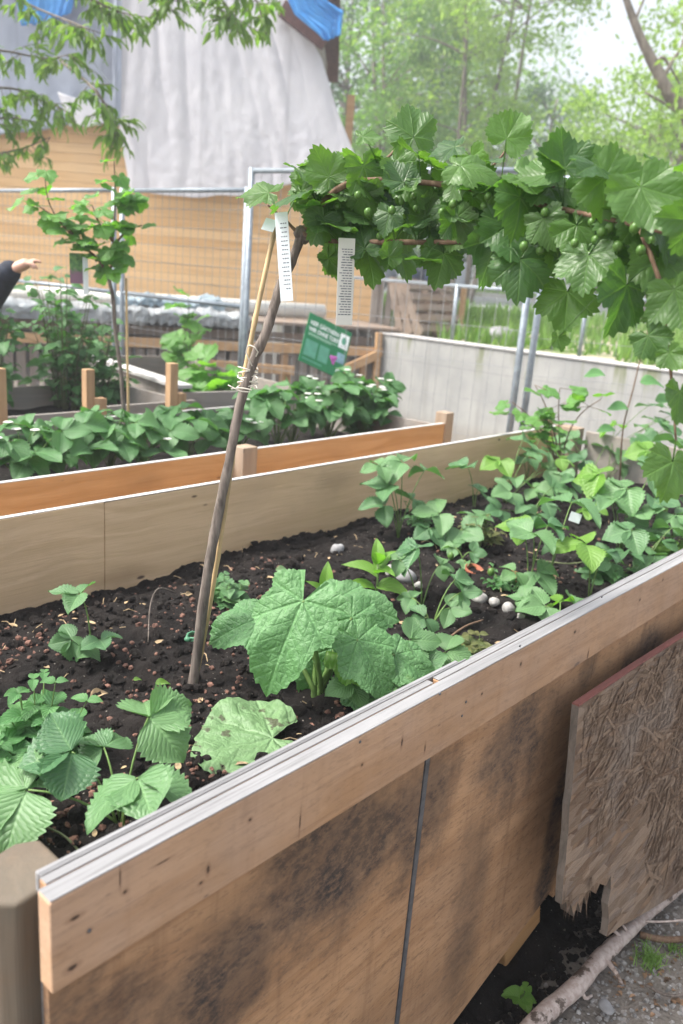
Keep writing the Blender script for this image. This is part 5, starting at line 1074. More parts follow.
for i, (dx, h, an) in enumerate(((-.10, .55, .02), (-.02, .60, -.03), (.06, .58, .03))):
    g = Geo(); g.box(dx-.038, dx+.038, -.015+.01*i, .015+.01*i, -.02, h); o = g.build('board', M['greyv'], t_, bevel=.003); o.rotation_euler = (0, an, 0)
def cloth(name, label, edgeL, edgeR, dep, mat, nu=70, nv=60, fold=.05, nf=5., seed=0, bottom=.0, cat='tarpaulin', thick=.004, slope=.0):
    """edgeL / edgeR: photo points top to bottom at the sheet's own distance; real folds in depth"""
    g = Geo(); V = []
    def along(E, t):
        k = t*(len(E)-1); i = min(int(k), len(E)-2); f = k-i; return (E[i][0]*(1-f)+E[i+1][0]*f, E[i][1]*(1-f)+E[i+1][1]*f)
    for j in range(nv+1):
        t = j/nv; a, b = along(edgeL, t), along(edgeR, t)
        for i in range(nu+1):
            u = i/nu; x = a[0]*(1-u)+b[0]*u; y = a[1]*(1-u)+b[1]*u+bottom*math.sin(u*PI)*t+2.*t*noise.noise(Vector((u*9, seed, 2)))
            p = Pd(x, y, dep+slope*(1-t))
            dd = fold*(.38*math.sin(u*nf*2*PI+1.3*noise.noise(Vector((t*1.5, seed, 0)))+seed)*(.35+.65*abs(noise.noise(Vector((u*3, t*1.2, seed)))))+.9*noise.noise(Vector((u*7+t*.8, t*.8, seed+.5)))+.30*noise.noise(Vector((u*20+t*3, t*2.5, seed+3.3)))+.10*noise.noise(Vector((u*34, t*20, seed+5))))
            V.append((p.x+.3*dd, p.y-abs(dd)*.9-.02, p.z))
    m = nu+1; o0 = V[0]; g.off = np.array(o0)
    g.add(V, [(j*m+i, j*m+i+1, (j+1)*m+i+1, (j+1)*m+i) for j in range(nv) for i in range(nu)])
    o = g.build(name, M[mat], None, True); o.location = o0; s = o.modifiers.new('thickness', 'SOLIDIFY'); s.thickness = thick
    return tag(o, label, cat, 'tarpaulins on the plank building')
cloth('tarpaulin', 'large white tarpaulin hanging in folds over the middle and right of the plank wall', [(117, -60), (118, 60), (120, 130), (131, 191)], [(262, -60), (300, 18), (322, 60), (338, 112), (349, 140), (356, 158)], 10.08, 'tarp', 130, 110, .05, 5.3, 1, 20)
cloth('tarpaulin', 'blue grey tarpaulin hanging behind the leaves over the left part of the plank wall', [(-160, -60), (-160, 150)], [(119, -60), (118, 118)], 10.22, 'tarp_grey', 80, 60, .07, 4., 2, 4)
cloth('tarpaulin', 'white flap of tarpaulin below the blue grey one', [(58, 92), (70, 127)], [(116, 112), (119, 121)], 10.1, 'tarp', 24, 14, .02, 2., 3, 2)
cloth('tarpaulin', 'narrow grey strip of gathered tarpaulin where the white and blue grey ones meet', [(113, -60), (114, 125)], [(124, -60), (121, 125)], 10.0, 'tarp_grey', 12, 60, .03, 2., 4)
cloth('tarpaulin', 'bright blue tarpaulin bunched over the right end of the roof', [(282, -14), (296, 16), (320, 36), (326, 42)], [(318, -20), (328, 2), (343, 12), (340, 36)], 9.75, 'tarp_blue', 40, 30, .08, 3., 5, 0)
cloth('tarpaulin', 'piece of bright blue tarpaulin behind the hanging leaves at top left', [(14, -40), (22, 26)], [(84, -40), (72, 14)], 10.0, 'tarp_blue', 30, 24, .06, 2., 6, 3)
# rope on the left tarpaulin
a, b, c = Pd(64, 18, 10.), Pd(90, 56, 10.), Pd(114, 90, 10.); ob = Geo(a).tube(smooth_path([a, b, c], 5), .012, 6).build('rope', M['galv'], None, True); ob.location = a; tag(ob, 'slanting grey rope across the blue grey tarpaulin', 'rope')

# deck along the building
dk = thing('deck', 'raised timber deck before the plank wall, with a pale beam and dark upright boards', 'deck', (-1.5, 8.4, 0)); O = (-1.5, 8.4, 0)
EL, ER = Pd(-60, 300, 7.6), Pd(386, 300, 9.05); EL.z = ER.z = 0; ed = (ER-EL).normalized(); nn = Vector((-ed.y, ed.x, 0))
def ep(t, q, z): v = EL+(ER-EL)*t+nn*q; return (v.x, v.y, z)
g = Geo(O)
for i in range(9): g.beam(ep(-.02, .06+i*.15, .985), ep(1.045, .06+i*.15, .985), .14, .03, r=random.random())
g.build('deck_top', M['brown'], dk, bevel=.002)
g = Geo(O); g.beam(ep(-.02, -.02, .725), ep(1.0, -.02, .745), .05, .095); g.build('beam', M['brace'], dk, bevel=.004)
g = Geo(O); k = 0
t = .0
while t < .985:
    wv = .024*random.uniform(.8, 1.1); g.beam(ep(t+wv/2, .05+random.uniform(-.006, .006), -.05), ep(t+wv/2, .05, .67), .085, .02, tuple(nn), r=random.random()); t += wv+.006
g.build('upright_boards', M['greyv'], dk)
Geo(O).beam(ep(.0, .12, .84), ep(1.0, .12, .84), .04, .09).build('rear_beam', M['brown'], dk, bevel=.003)
for t in (.02, .25, .5, .75, .955): Geo(O).beam(ep(t, .02, -.05), ep(t, .02, .68), .07, .07, tuple(nn)).build('deck_post', M['stake'], dk, bevel=.004)
Geo(O).beam(ep(.875, -.06, .50), ep(.985, -.06, .72), .05, .09, (0, 0, 1)).build('brace', M['brace'], dk, bevel=.004)
Geo(O).beam(ep(1.02, .1, .955), ep(1.04, 1.3, .955), .30, .035).build('end_board', M['brown'], dk, bevel=.003)
Geo(O).beam(ep(.985, -.05, -.05), ep(.985, -.05, .95), .06, .06, tuple(nn)).build('deck_post', M['brace'], dk, bevel=.003)
# crumpled plastic sheet draped on the deck edge
def crumple(name, label, t0, t1, q0, q1, zt, mat, seed, hang=.10, hump=.10):
    g = Geo(); V = []; nu, nv = 70, 26
    for j in range(nv+1):
        v = j/nv
        for i in range(nu+1):
            u = i/nu; n1 = noise.noise(Vector((u*9, v*4, seed))); n2 = noise.noise(Vector((u*26, v*10, seed+2)))
            q = q0+(q1-q0)*v; z = zt+hump*math.sin(v*PI)*(.5+.5*noise.noise(Vector((u*4, 0, seed+7))))+.05*n1+.025*n2
            if v < .25: z -= hang*(1-v/.25)*(1+.5*n1); q = q0+.02*n1-.02
            V.append(ep(t0+(t1-t0)*u+.004*n2, q+.03*n2, z))
    m = nu+1; g.off = np.array(V[0]); g.add(V, [(j*m+i, j*m+i+1, (j+1)*m+i+1, (j+1)*m+i) for j in range(nv) for i in range(nu)])
    o = g.build(name, M[mat], None, True); o.location = V[0]; s = o.modifiers.new('thickness', 'SOLIDIFY'); s.thickness = .004; tag(o, label, 'plastic sheet', 'plastic sheets on the deck')
crumple('plastic_sheet', 'crumpled white plastic sheet draped over the deck edge left of the little tree', .06, .42, -.03, .55, 1.02, 'foil', 1, .12, .06)
crumple('plastic_sheet', 'crumpled silver plastic sheet on the deck between the little tree and the bamboo stake', .40, .66, -.04, .6, 1.02, 'foil', 4, .10, .06)
M['foil_d'] = tarp('dark plastic sheet', (.20, .27, .32), (.34, .42, .46), .1)
crumple('plastic_sheet', 'bluish rolled plastic sheet lying behind the silver one on the deck', .36, .62, .45, .9, 1.06, 'foil_d', 8, .0, .18)
ob = Geo(ep(.3, .8, 1.0)).tube([ep(.1, .75, 1.09), ep(.9, .8, 1.09)], .085, 10, .05).build('roll', M['tag2'], None, True); ob.location = ep(.3, .8, 1.0); tag(ob, 'pale rolled sheet lying along the foot of the plank wall', 'roll')
# bench below the deck
bn = thing('wooden_bench', 'low weathered wooden bench frame standing before the deck boards', 'bench', Pd(250, 400, 7.2)); bn.location.z = 0
bx0, bx1 = Pd(217, 380, 7.2).x, Pd(287, 380, 7.2).x; zt = Pd(250, 366, 7.2).z; zm = Pd(250, 385, 7.2).z; O = tuple(bn.location)
for x in (bx0, bx1): Geo(O).box(x-.03, x+.03, 7.18, 7.22, 0, zt-.02).box(x-.03, x+.03, 7.5, 7.54, 0, zt-.3).build('leg', M['stake'], bn, bevel=.003)
for z in (zt, zm): Geo(O).box(bx0-.06, bx1+.06, 7.15, 7.178, z-.045, z+.03).build('back_slat', M['stake'], bn, bevel=.003)
Geo(O).box(bx0-.05, bx1+.05, 7.23, 7.6, zm-.12, zm-.09).build('seat', M['brown'], bn, bevel=.003)
# leaning pallets
def pallet(label, base, rz, lean):
    t_ = thing('pallet', label, 'pallet', base, rz, 'pallets leaning by the deck'); Mx = Matrix.Rotation(lean, 3, 'X')
    def bx(nm, *a): g = Geo(); g.box(*a); g.V[0] = g.V[0]@np.array(Mx).T; g.build(nm, M['brown'], t_, bevel=.003)
    for i in range(5): bx('slat', -.40, .40, -.02, .0, .02+i*.125, .10+i*.125)
    for x in (-.36, 0, .36): bx('bearer', x-.045, x+.045, .002, .09, 0, .62)
    for i in (0, 2, 4): bx('slat', -.40, .40, .092, .112, .02+i*.125, .10+i*.125)
for i in range(3):
    v = Pd(414, 330, 9.5+.0*i); p = G(*(np.array(L(v)[:2])+np.array((.35+.02*i, -.16+.15*i))), .95); pallet(('nearest brown pallet leaning at the end of the concrete wall', 'middle brown pallet of the three leaning by the deck', 'hindmost brown pallet leaning against the grey boards')[i], p, ROT, -R(28-4*i))

# green sign
def sign():
    TL, TR, BL = Pd(310, 312, 5.62), Pd(352, 333, 5.77), Pd(298, 360, 5.46); w_, h_ = (TR-TL).length, (BL-TL).length; x = (TR-TL).normalized(); y = (TL-BL).normalized(); z = x.cross(y)
    o = thing('garden_sign', 'tilted green sign about gardening without peat, on the mesh fence above the strawberries', 'sign', TL)
    o.matrix_world = Matrix([[x[i], y[i], z[i], TL[i]] for i in range(3)]+[[0, 0, 0, 1]])
    q = lambda x0, x1, y0, y1, zz=.0030: Geo().box(x0*w_, x1*w_, -y1*h_, -y0*h_, .0022, zz)
    Geo().box(0, w_, -h_, 0, -.004, .002).build('panel', M['sg'], o, bevel=.001)
    def text(s, xx, yy, size, mat, width=None):
        c = bpy.data.curves.new('lettering', 'FONT'); c.body = s; c.size = size; c.extrude = .0004; c.offset = size*.018
        to = bpy.data.objects.new('lettering', c); COL.objects.link(to); dg = bpy.context.evaluated_depsgraph_get(); me = bpy.data.meshes.new_from_object(to.evaluated_get(dg)); bpy.data.objects.remove(to); 
        xs = [v.co.x for v in me.vertices]; k = (width/(max(xs)-min(xs))) if width else 1
        for v in me.vertices: v.co.x = v.co.x*k+xx*w_; v.co.y = v.co.y-yy*h_; v.co.z += .0028
        me.materials.clear(); me.materials.append(M[mat]); l = bpy.data.objects.new('lettering', me); COL.objects.link(l); l.parent = o
    text('HIER GÄRTNERN', .06, .215, .042, 'sw', .66*w_); text('WIR OHNE TORF!', .06, .345, .042, 'sw', .70*w_)
    q(.07, .72, .385, .40).build('text_line', M['sl'], o); q(.07, .60, .415, .428).build('text_line', M['sl'], o)
    q(.06, .33, .52, .84).build('text_panel', M['st'], o); q(.38, .60, .52, .84).build('text_panel', M['st'], o); q(.06, .50, .90, .925).build('text_line', M['st'], o)
    q(.76, .97, .10, .40).build('logo_field', M['sw'], o); g = Geo(); g.ball((.865*w_, -.24*h_, .003), .02, .028, .0008, 10, 6); g.build('logo', M['st'], o)
    g = Geo()
    for i in range(9): a = i*.7; g.ball(((.72+.06*math.cos(a)*(i % 3)/2)*w_, -(.68+.07*math.sin(a)*(i % 3)/2)*h_, .004), .013, .013, .003, 8, 6, 0, random.random())
    g.build('flower_print', M['sp'], o); q(.78, .96, .50, .70).build('picture_field', M['sb'], o)
    g = Geo(); g.ball((.88*w_, -.88*h_, .003), .019, .019, .0009, 14, 6); g.build('emblem', M['sw'], o)
    g = Geo(); g.ball((.88*w_, -.88*h_, .0036), .011, .013, .001, 14, 6); g.build('emblem', M['sg'], o)
M['sg'] = plain('sign green', (.012, .17, .06), .35, var=.06); M['sw'] = plain('sign white', (.75, .80, .78), .4, var=.03); M['sl'] = plain('sign pale green', (.35, .55, .42), .4, var=.03)
M['st'] = plain('sign mid green', (.09, .30, .20), .4, var=.1); M['sp'] = plain('flower purple', (.42, .10, .36), .5, var=.3, scale=60); M['sb'] = plain('sign blue grey', (.20, .34, .40), .4)
sign()
# ------------------------------------------------------------------ person at the left, mostly outside the photo
def remesh(g, name, mat, parent, vox):
    o = bpy.data.objects.new('tmp', g.mesh('tmp')); COL.objects.link(o); m = o.modifiers.new('r', 'REMESH'); m.mode = 'VOXEL'; m.voxel_size = vox; s = o.modifiers.new('s', 'SMOOTH'); s.iterations = 4; s.factor = .5
    dg = bpy.context.evaluated_depsgraph_get(); me = bpy.data.meshes.new_from_object(o.evaluated_get(dg)); bpy.data.objects.remove(o); me.materials.clear(); me.materials.append(M[mat]); me.polygons.foreach_set('use_smooth', [True]*len(me.polygons))
    n = bpy.data.objects.new(name, me); COL.objects.link(n); n.parent = parent; return n
def limb(g, pts, rad, n=10):
    P = smooth_path(pts, 4); k = len(P)-1; rr = [rad[min(int(i/k*(len(rad)-1)), len(rad)-2)]*(1-(i/k*(len(rad)-1)-min(int(i/k*(len(rad)-1)), len(rad)-2)))+rad[min(int(i/k*(len(rad)-1)), len(rad)-2)+1]*(i/k*(len(rad)-1)-min(int(i/k*(len(rad)-1)), len(rad)-2)) for i in range(k+1)]
    g.tube(P, rr, n)
    for p, r_ in ((P[0], rr[0]), (P[-1], rr[-1])): g.ball(p, r_*.98, nu=n, nv=7)
def person():
    dp = 4.2; W_ = Pd(10, 270, dp); cx = W_.x-.56; b = Vector((cx, dp+.36, 0)); t_ = thing('person', 'person in a dark navy jacket at the left edge, one hand reaching over the bush', 'person', b)
    V3 = lambda x, y, z: Vector((x, y, z)); H = 1.74
    sh_r, sh_l = V3(.19, .0, 1.42), V3(-.19, .02, 1.42)
    wr = Pd(10, 271, dp)-b; kn = Pd(29, 262, dp)-b; el = V3(.30, -.12, 1.20)
    body = Geo(); limb(body, [V3(0, .01, .92), V3(0, .0, 1.15), V3(0, .01, 1.38), V3(0, .0, 1.5), V3(0, -.01, 1.56)], [.13, .13, .12, .055, .055], 14)
    body.ball((0, -.02, 1.64), .078, .095, .115, 16, 12); body.ball((0, -.115, 1.625), .014, .02, .02, 8, 6); body.ball((0, -.085, 1.575), .045, .03, .035, 10, 8)
    for s in (-1, 1): body.ball((s*.078, 0, 1.63), .012, .022, .032, 8, 6); body.ball((s*.03, -.098, 1.655), .012, .010, .009, 8, 6)
    body.ball((0, -.108, 1.588), .022, .008, .006, 8, 6)
    limb(body, [sh_r, el, wr-V3(.02, 0, .005), wr], [.05, .042, .033, .026]); lw = V3(-.24, -.05, .86); limb(body, [sh_l, V3(-.26, .05, 1.14), lw], [.05, .042, .028])
    for s in (-1, 1): limb(body, [V3(s*.09, 0, .92), V3(s*.10, -.02, .5), V3(s*.11, .02, .1)], [.085, .058, .04]); limb(body, [V3(s*.11, .03, .05), V3(s*.12, -.13, .035)], [.04, .03])
    # right hand: palm and five curled fingers reaching to the right
    u = (kn-wr).normalized(); up = Vector((-.25, -.1, 1)); up = (up-u*up.dot(u)).normalized(); sd = u.cross(up)
    limb(body, [wr, wr+u*.045, wr+u*.085], [.026, .030, .028]); limb(body, [wr+u*.03+sd*.018, wr+u*.09+sd*.026], [.022, .019]); limb(body, [wr+u*.03-sd*.018, wr+u*.09-sd*.026], [.022, .019])
    for k, (o_, l) in enumerate(((-.032, .066), (-.011, .076), (.011, .072), (.030, .056))):
        p0 = wr+u*.085+sd*o_; p1 = p0+(u*.9-up*.25).normalized()*l*.45; p2 = p1+(u*.55-up*.8).normalized()*l*.32; p3 = p2+(u*.1-up*.95).normalized()*l*.25
        if k < 2: p1 = p0+(u*.98+up*.05)*l*.45; p2 = p1+(u*.85-up*.4).normalized()*l*.32; p3 = p2+(u*.75-up*.6).normalized()*l*.25
        limb(body, [p0, p1, p2, p3], [.0105, .0095, .0088, .0075], 8)
    q0 = wr+u*.03-sd*.03; limb(body, [q0, q0+u*.035-sd*.014-up*.012, q0+u*.062-sd*.012-up*.014, q0+u*.085-sd*.002-up*.010], [.014, .012, .0105, .0085], 8)
    h0 = lw; limb(body, [h0, h0-V3(0, .01, .05), h0-V3(0, .02, .09)], [.026, .034, .03])
    for k, o_ in enumerate((-.028, -.009, .010, .028)): limb(body, [h0+V3(0, o_-.02, -.085), h0+V3(.006, o_-.025, -.125), h0+V3(.016, o_-.022, -.155+.008*abs(k-1))], [.0105, .0095, .0075], 8)
    limb(body, [h0+V3(.01, -.045, -.03), h0+V3(.02, -.065, -.07), h0+V3(.022, -.06, -.095)], [.013, .011, .0085], 8)
    remesh(body, 'body', 'skin', t_, .0062)
    j = Geo(); limb(j, [V3(0, .01, .90), V3(0, .01, 1.1), V3(0, .01, 1.36), V3(0, .0, 1.45)], [.165, .165, .16, .09], 16); [j.ball((s*.09, .01, 1.2), .12, .14, .26, 16, 12) for s in (-1, 1)]; j.tube([(-.19, .01, 1.405), (0, .01, 1.44), (.19, .01, 1.405)], .075, 14)
    limb(j, [sh_r, el, wr-(wr-el).normalized()*.005], [.08, .07, .058]); limb(j, [sh_l, V3(-.26, .05, 1.14), lw+V3(0, .01, .03)], [.075, .06, .042]); remesh(j, 'jacket', 'jacket', t_, .011)
    tr = Geo()
    for s in (-1, 1): limb(tr, [V3(s*.08, 0, .94), V3(s*.10, -.02, .5), V3(s*.11, .02, .11)], [.118, .085, .07], 12)
    tr.ball((0, .0, .93), .17, .125, .10); remesh(tr, 'trousers', 'trouser', t_, .013)
    ha = Geo(); ha.ball((0, .012, 1.675), .089, .100, .098, 16, 12); ha.ball((0, .045, 1.61), .082, .07, .10); remesh(ha, 'hair', 'hair', t_, .01)
    for s in (-1, 1): sh = Geo(); limb(sh, [V3(s*.11, .04, .06), V3(s*.11, -.04, .055), V3(s*.12, -.15, .045)], [.055, .052, .042]); sh.box(s*.115-.05, s*.115+.05, -.19, .09, .0, .03); remesh(sh, 'shoe', 'jacket', t_, .012)
person()

# ------------------------------------------------------------------ trees
def leafcloud(centres, per, rad, size, rd, narrow=.45, droop=.3):
    n = len(centres)*per; C = np.repeat(np.array(centres), per, 0); rg = np.random.RandomState(rd)
    P = C+rg.normal(0, 1, (n, 3))*np.repeat(np.array(rad), per)[:, None]*np.array([.5, .5, .42])
    a = rg.normal(0, 1, (n, 3)); a[:, 2] -= droop; a /= np.linalg.norm(a, axis=1)[:, None]; b = rg.normal(0, 1, (n, 3)); b -= a*(a*b).sum(1)[:, None]; b /= np.linalg.norm(b, axis=1)[:, None]; c = np.cross(a, b)
    s = size*rg.uniform(.6, 1.25, n)[:, None]
    V = np.stack([P, P+a*s*.5+b*s*narrow*.5+c*s*.06, P+a*s, P+a*s*.5-b*s*narrow*.5+c*s*.06], 1).reshape(-1, 3)
    F = [(4*i, 4*i+1, 4*i+2, 4*i+3) for i in range(n)]; cr = np.repeat(rg.uniform(0, 1, len(centres)), per)*.45+rg.uniform(0, .55, n)
    return V, F, np.repeat(cr, 4)
def tree(label, x, y, H, zc, rx, rz, nc, per_, size, mat, tr=.14, seed=0, stems=1, z0=1., group='background trees', name='tree', barkm='bark2', clump=.75):
    rd = random.Random(seed); per = int(per_*2.1); t_ = thing(name, label, 'tree', (x, y, z0), 0, group); gt = Geo(); cs = []; limbs = []
    for s in range(stems):
        a = rd.uniform(0, 6.3); off = Vector((math.cos(a), math.sin(a), 0))*(rx*.30 if stems > 1 else 0); p0 = off*.35+Vector((0, 0, -.2)); top = Vector((off.x*1.3+rd.uniform(-.3, .3), off.y*1.3, (zc+rz*.8)-z0)); P = smooth_path([p0, p0.lerp(top, .35)+Vector((rd.uniform(-.2, .2), rd.uniform(-.2, .2), 0)), p0.lerp(top, .7)+Vector((rd.uniform(-.2, .2), 0, 0)), top], 6)
        gt.tube(P, [tr*.72*(1-.8*i/(len(P)-1)) for i in range(len(P))], 9, .06); limbs.append(P)
    for k in range(nc):
        while True:
            v = Vector((rd.uniform(-1, 1), rd.uniform(-1, 1), rd.uniform(-1, 1)))
            if .25 < v.length < 1: break
        v *= 1+.35*noise.noise(v*1.7+Vector((seed, 0, 0))); c = Vector((v.x*rx, v.y*rx, zc-z0+v.z*rz)); cs.append(c)
        if k % 2 == 0:
            P = rd.choice(limbs); q = min((p for p in P if p.z < c.z-.1 or p is P[len(P)//3]), key=lambda p: (p-c).length+.6*abs(p.z-(c.z-.8))); gt.tube(bez(q, (q+c)/2+Vector((0, 0, .25)), c, 6), [max(.012, tr*.28)*(1-.75*i/5) for i in range(6)], 6)
    gt.build('trunk', M[barkm], t_, True)
    V, F, rn = leafcloud([tuple(c) for c in cs], per, [rx*clump*.5*rd.uniform(.6, 1.25)*.75 for _ in cs], size, seed); g = Geo(); g.add(V, F); g.Rn[0] = rn; g.build('crown', M[mat], t_); return t_
def tx(px, d): return Pd(px, 280, d).x
tree('tall pale green tree with several thin stems behind the middle of the gooseberry crown', tx(462, 21), 21, 11, 7.3, 2.1, 3.9, 56, 75, .17, 'fol_pale', .10, 11, 4)
tree('mid green tree rising just right of the tarpaulin', tx(385, 23), 23, 11, 6.6, 2.2, 4.2, 60, 80, .17, 'fol_mid', .12, 12, 2)
tree('dark bluish green tree behind the gooseberry crown, below the bright gap in the sky', tx(530, 28), 28, 9, 5.2, 1.8, 2.5, 42, 75, .18, 'fol_dark', .16, 13)
tree('pale yellowish tree at the right beneath the bare limb', tx(640, 17), 17, 6, 4.0, 2.1, 1.9, 50, 75, .14, 'fol_pale', .10, 14, 2)
tree('broad pale tree at the right edge of the photo', tx(720, 20), 20, 9, 5.6, 2.8, 3.0, 60, 75, .16, 'fol_pale', .16, 15, 2)
tree('dark tree seen behind the blue tarpaulin and the roof', tx(335, 27), 27, 12, 7.6, 2.6, 4.2, 50, 75, .19, 'fol_dark', .18, 16)
tree('tall thin leaved tree just right of the dark one behind the roof', tx(425, 33), 33, 13, 9.2, 2.4, 3.0, 34, 60, .20, 'fol_mid', .15, 17, 2)
tree('leafy tree far behind the tall pale one', tx(450, 38), 38, 13, 8., 4.6, 5.5, 80, 75, .26, 'fol_mid', .2, 18, 2)
tree('rounded pale bush like tree far behind the railing', tx(600, 36), 36, 7, 4.4, 3.2, 2.6, 50, 70, .24, 'fol_pale', .2, 19, 2)
tree('wide tree far behind the bare limb', tx(720, 42), 42, 9, 5.2, 5., 3.4, 70, 70, .28, 'fol_pale', .2, 20, 2)
tree('low dark shrubby tree beyond the street at the left of the railing', tx(420, 31), 31, 4, 3.4, 2.4, 1.5, 40, 80, .2, 'fol_dark', .12, 21, 3, 1.5)
tree('low green shrubby tree beyond the street at the right of the railing', tx(520, 33), 33, 4, 3.6, 2.8, 1.6, 44, 80, .2, 'fol_mid', .12, 22, 3, 1.5)
def bare_limb_tree():
    b = Vector((tx(730, 11), 11, .95)); t_ = thing('tree', 'tree at the right edge whose dark bare limb slants across the white sky', 'tree', b, 0, 'background trees')
    g = Geo(); P = smooth_path(rel([b-Vector((0, 0, .2)), Pd(722, 200, 11), Pd(690, 120, 11), Pd(668, 92, 11), Pd(655, 66, 11), Pd(642, 40, 11), Pd(628, 4, 11), Pd(615, -40, 11)], t_), 5); g.tube(P, [.12-.095*i/(len(P)-1) for i in range(len(P))], 9, .08)
    for q in ([(662, 80), (672, 62), (684, 40), (690, 0)], [(655, 66), (664, 58), (680, 84)], [(640, 36), (636, 20), (648, -10)], [(690, 120), (668, 105), (645, 92)]): P = smooth_path(rel([Pd(x, y, 11) for x, y in q], t_), 4); g.tube(P, [.028-.018*i/(len(P)-1) for i in range(len(P))], 7, .08)
    g.build('trunk', M['bark2'], t_, True)
    cs = [Pd(x+random.uniform(-8, 8), y, 11+random.uniform(-.6, .6))-b for x, y in ((690, 40), (700, 80), (680, 110), (672, 132), (705, 130), (690, 160), (660, 120), (715, 30), (700, 0), (648, 96), (720, 170), (690, 10))]
    V, F, rn = leafcloud([tuple(c) for c in cs], 55, [.28]*len(cs), .10, 3); g = Geo(); g.add(V, F); g.Rn[0] = rn; g.build('crown', M['fol_pale'], t_)
bare_limb_tree()
def overhang():
    b = Vector((-5.6, 6.8, 0)); t_ = thing('tree', 'tree off the left edge whose narrow leaved twigs hang across the top left', 'tree', b); g = Geo()
    d = 6.4; T0 = smooth_path([Vector((0, 0, -.2)), Vector((.1, 0, 1.6)), Vector((.05, .1, 3.2)), Vector((.3, 0, 5.)), Vector((.4, 0, 6.4))], 5); g.tube(T0, [.17-.1*i/(len(T0)-1) for i in range(len(T0))], 12, .06)
    br = [[(-120, 180), (-40, 165), (0, 154), (26, 147), (50, 137)], [(-160, 40), (-60, 45), (0, 50), (45, 58), (70, 54)], [(-150, -60), (-40, -30), (30, 5), (72, 22), (92, 30)], [(-150, 100), (-50, 92), (10, 88), (40, 100), (62, 108)], [(-60, -90), (40, -60), (140, -35), (180, -10), (150, 16)], [(40, -60), (140, -45), (205, -20), (228, 10), (238, 22)], [(140, -45), (230, -30), (256, 0), (262, 22)], [(62, -20), (84, -6), (110, 8), (128, 14)], [(-60, 130), (0, 118), (30, 120)], [(60, 60), (95, 90), (112, 118), (118, 132)]]
    gl = Geo(); tp = leaflet(.17, 0, 0, .2, 0, 3, .3, .04, .6, 2, 6, 4)
    rd = random.Random(4)
    for q in br:
        P = smooth_path(rel([Pd(x, y, d+.25*math.sin(x*.05)) for x, y in q], t_), 5); n = len(P)
        s0 = min(T0, key=lambda p: (p-P[0]).length+.0)
        if q[0][0] < -50: g.tube(bez(s0, (s0+P[0])/2+Vector((0, 0, .2)), P[0], 6), [.05-.037*i/5 for i in range(6)], 8)
        g.tube(P, [.013-.010*i/(n-1) for i in range(n)], 7, .06)
        for i in range(max(2, n//4), n):
            for _ in range(1 if q is br[0] else 2):
                dr = Vector((rd.uniform(-1, 1), rd.uniform(-1, 1), rd.uniform(-.9, .3))).normalized(); e = P[i]+dr*rd.uniform(.08, .24); g.tube([P[i], e], .003, 4)
                for k in range(6):
                    p = P[i].lerp(e, .3+.7*k/5); dd = (dr+Vector((rd.uniform(-1, 1), rd.uniform(-1, 1), rd.uniform(-1.1, .2)))*.9); tmesh(gl, tp, frame(p, dd, Vector((rd.uniform(-.6, .6), rd.uniform(-.6, .6), 1)), rd.uniform(.07, .12)), rd.random())
    g.build('trunk', M['bark2'], t_, True); gl.build('crown', M['fol_over'], t_)
overhang()

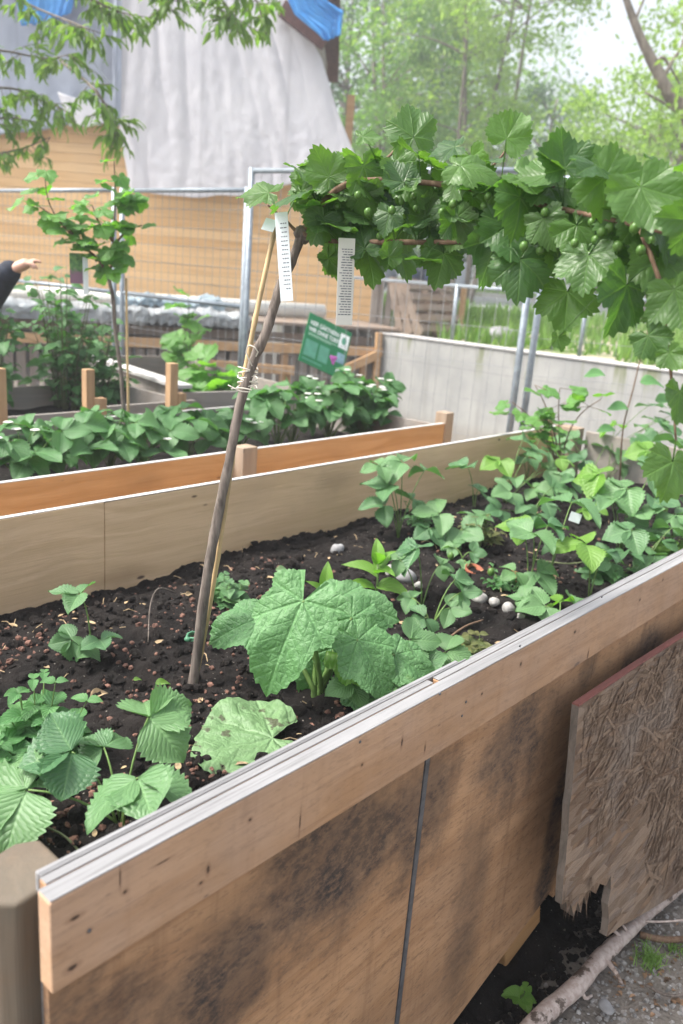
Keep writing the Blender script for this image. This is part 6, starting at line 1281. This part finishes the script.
# parked scooters across the street
M['sc_body'] = plain('dark blue paint', (.03, .06, .14), .3, var=.1); M['rubber'] = plain('black rubber', (.02, .02, .02), .8); M['sc2'] = plain('grey paint', (.20, .23, .28), .35, var=.1)
def scooter(label, px, d, rz, mat):
    X, Y, _ = L(Pd(px, 280, d)); z = verge_h(X, Y)+(.16 if X > 22.5 else .03); t_ = thing('motor_scooter', label, 'scooter', G(X, Y, z), rz, 'scooters parked across the street')
    for x in (-.6, .6):
        g = Geo(); n = 20; V = []
        for i in range(n):
            for j in range(8): a, b = 2*PI*i/n, 2*PI*j/8; r_ = .17+.05*math.cos(b); V.append((x+r_*math.cos(a), .05*math.sin(b), .22+r_*math.sin(a)))
        g.add(V, [(i*8+j, ((i+1) % n)*8+j, ((i+1) % n)*8+(j+1) % 8, i*8+(j+1) % 8) for i in range(n) for j in range(8)]); w_ = g.build('wheel', M['rubber'], t_, True); g = Geo(); g.tube([(x, -.03, .22), (x, .03, .22)], .12, 14); g.build('rim', M['galv'], w_)
    g = Geo(); g.ball((-.42, 0, .52), .36, .17, .22, 14, 10); g.box(-.3, .42, -.15, .15, .27, .34); g.build('body', M[mat], t_, True)
    g = Geo(); g.beam((.42, 0, .30), (.56, 0, .98), .36, .07, (1, 0, 0)); g.build('leg_shield', M[mat], t_, bevel=.03)
    g = Geo(); g.ball((-.42, 0, .78), .36, .14, .07, 12, 8); g.build('seat', M['rubber'], t_, True); g = Geo(); g.tube([(.50, -.33, 1.04), (.54, 0, 1.0), (.50, .33, 1.04)], .018, 8); g.build('handlebar', M['rubber'], t_, True); g = Geo(); g.ball((.61, 0, .92), .05, .08, .08); g.build('headlight', M['tag'], t_, True)
for px, d, rz, mt, lb in ((400, 24.6, .3, 'sc2', 'grey motor scooter parked leftmost across the street'), (418, 24.4, 1.2, 'sc_body', 'dark blue motor scooter parked left of the other blue one'), (432, 24.4, 1.4, 'sc_body', 'dark blue motor scooter parked right of the other blue one'), (452, 24.8, .9, 'sc2', 'grey motor scooter parked rightmost across the street')): scooter(lb, px, d, rz, mt)

# ------------------------------------------------------------------ pale air volume added in place of lens veiling
t = T('veiling haze'); pv = t.nt.nodes.new('ShaderNodeVolumePrincipled'); pv.inputs['Color'].default_value = (.93, .96, 1, 1); pv.inputs['Density'].default_value = .0068; pv.inputs['Anisotropy'].default_value = .3
t.nt.links.new(pv.outputs[0], t.out.inputs['Volume'])
o = Geo().box(-230, 230, -230, 230, -1.6, 16.5).build('haze', t.m); o['kind'] = 'stuff'; o['label'] = 'pale haze added to fade the far trees like lens glare'; o['category'] = 'haze'
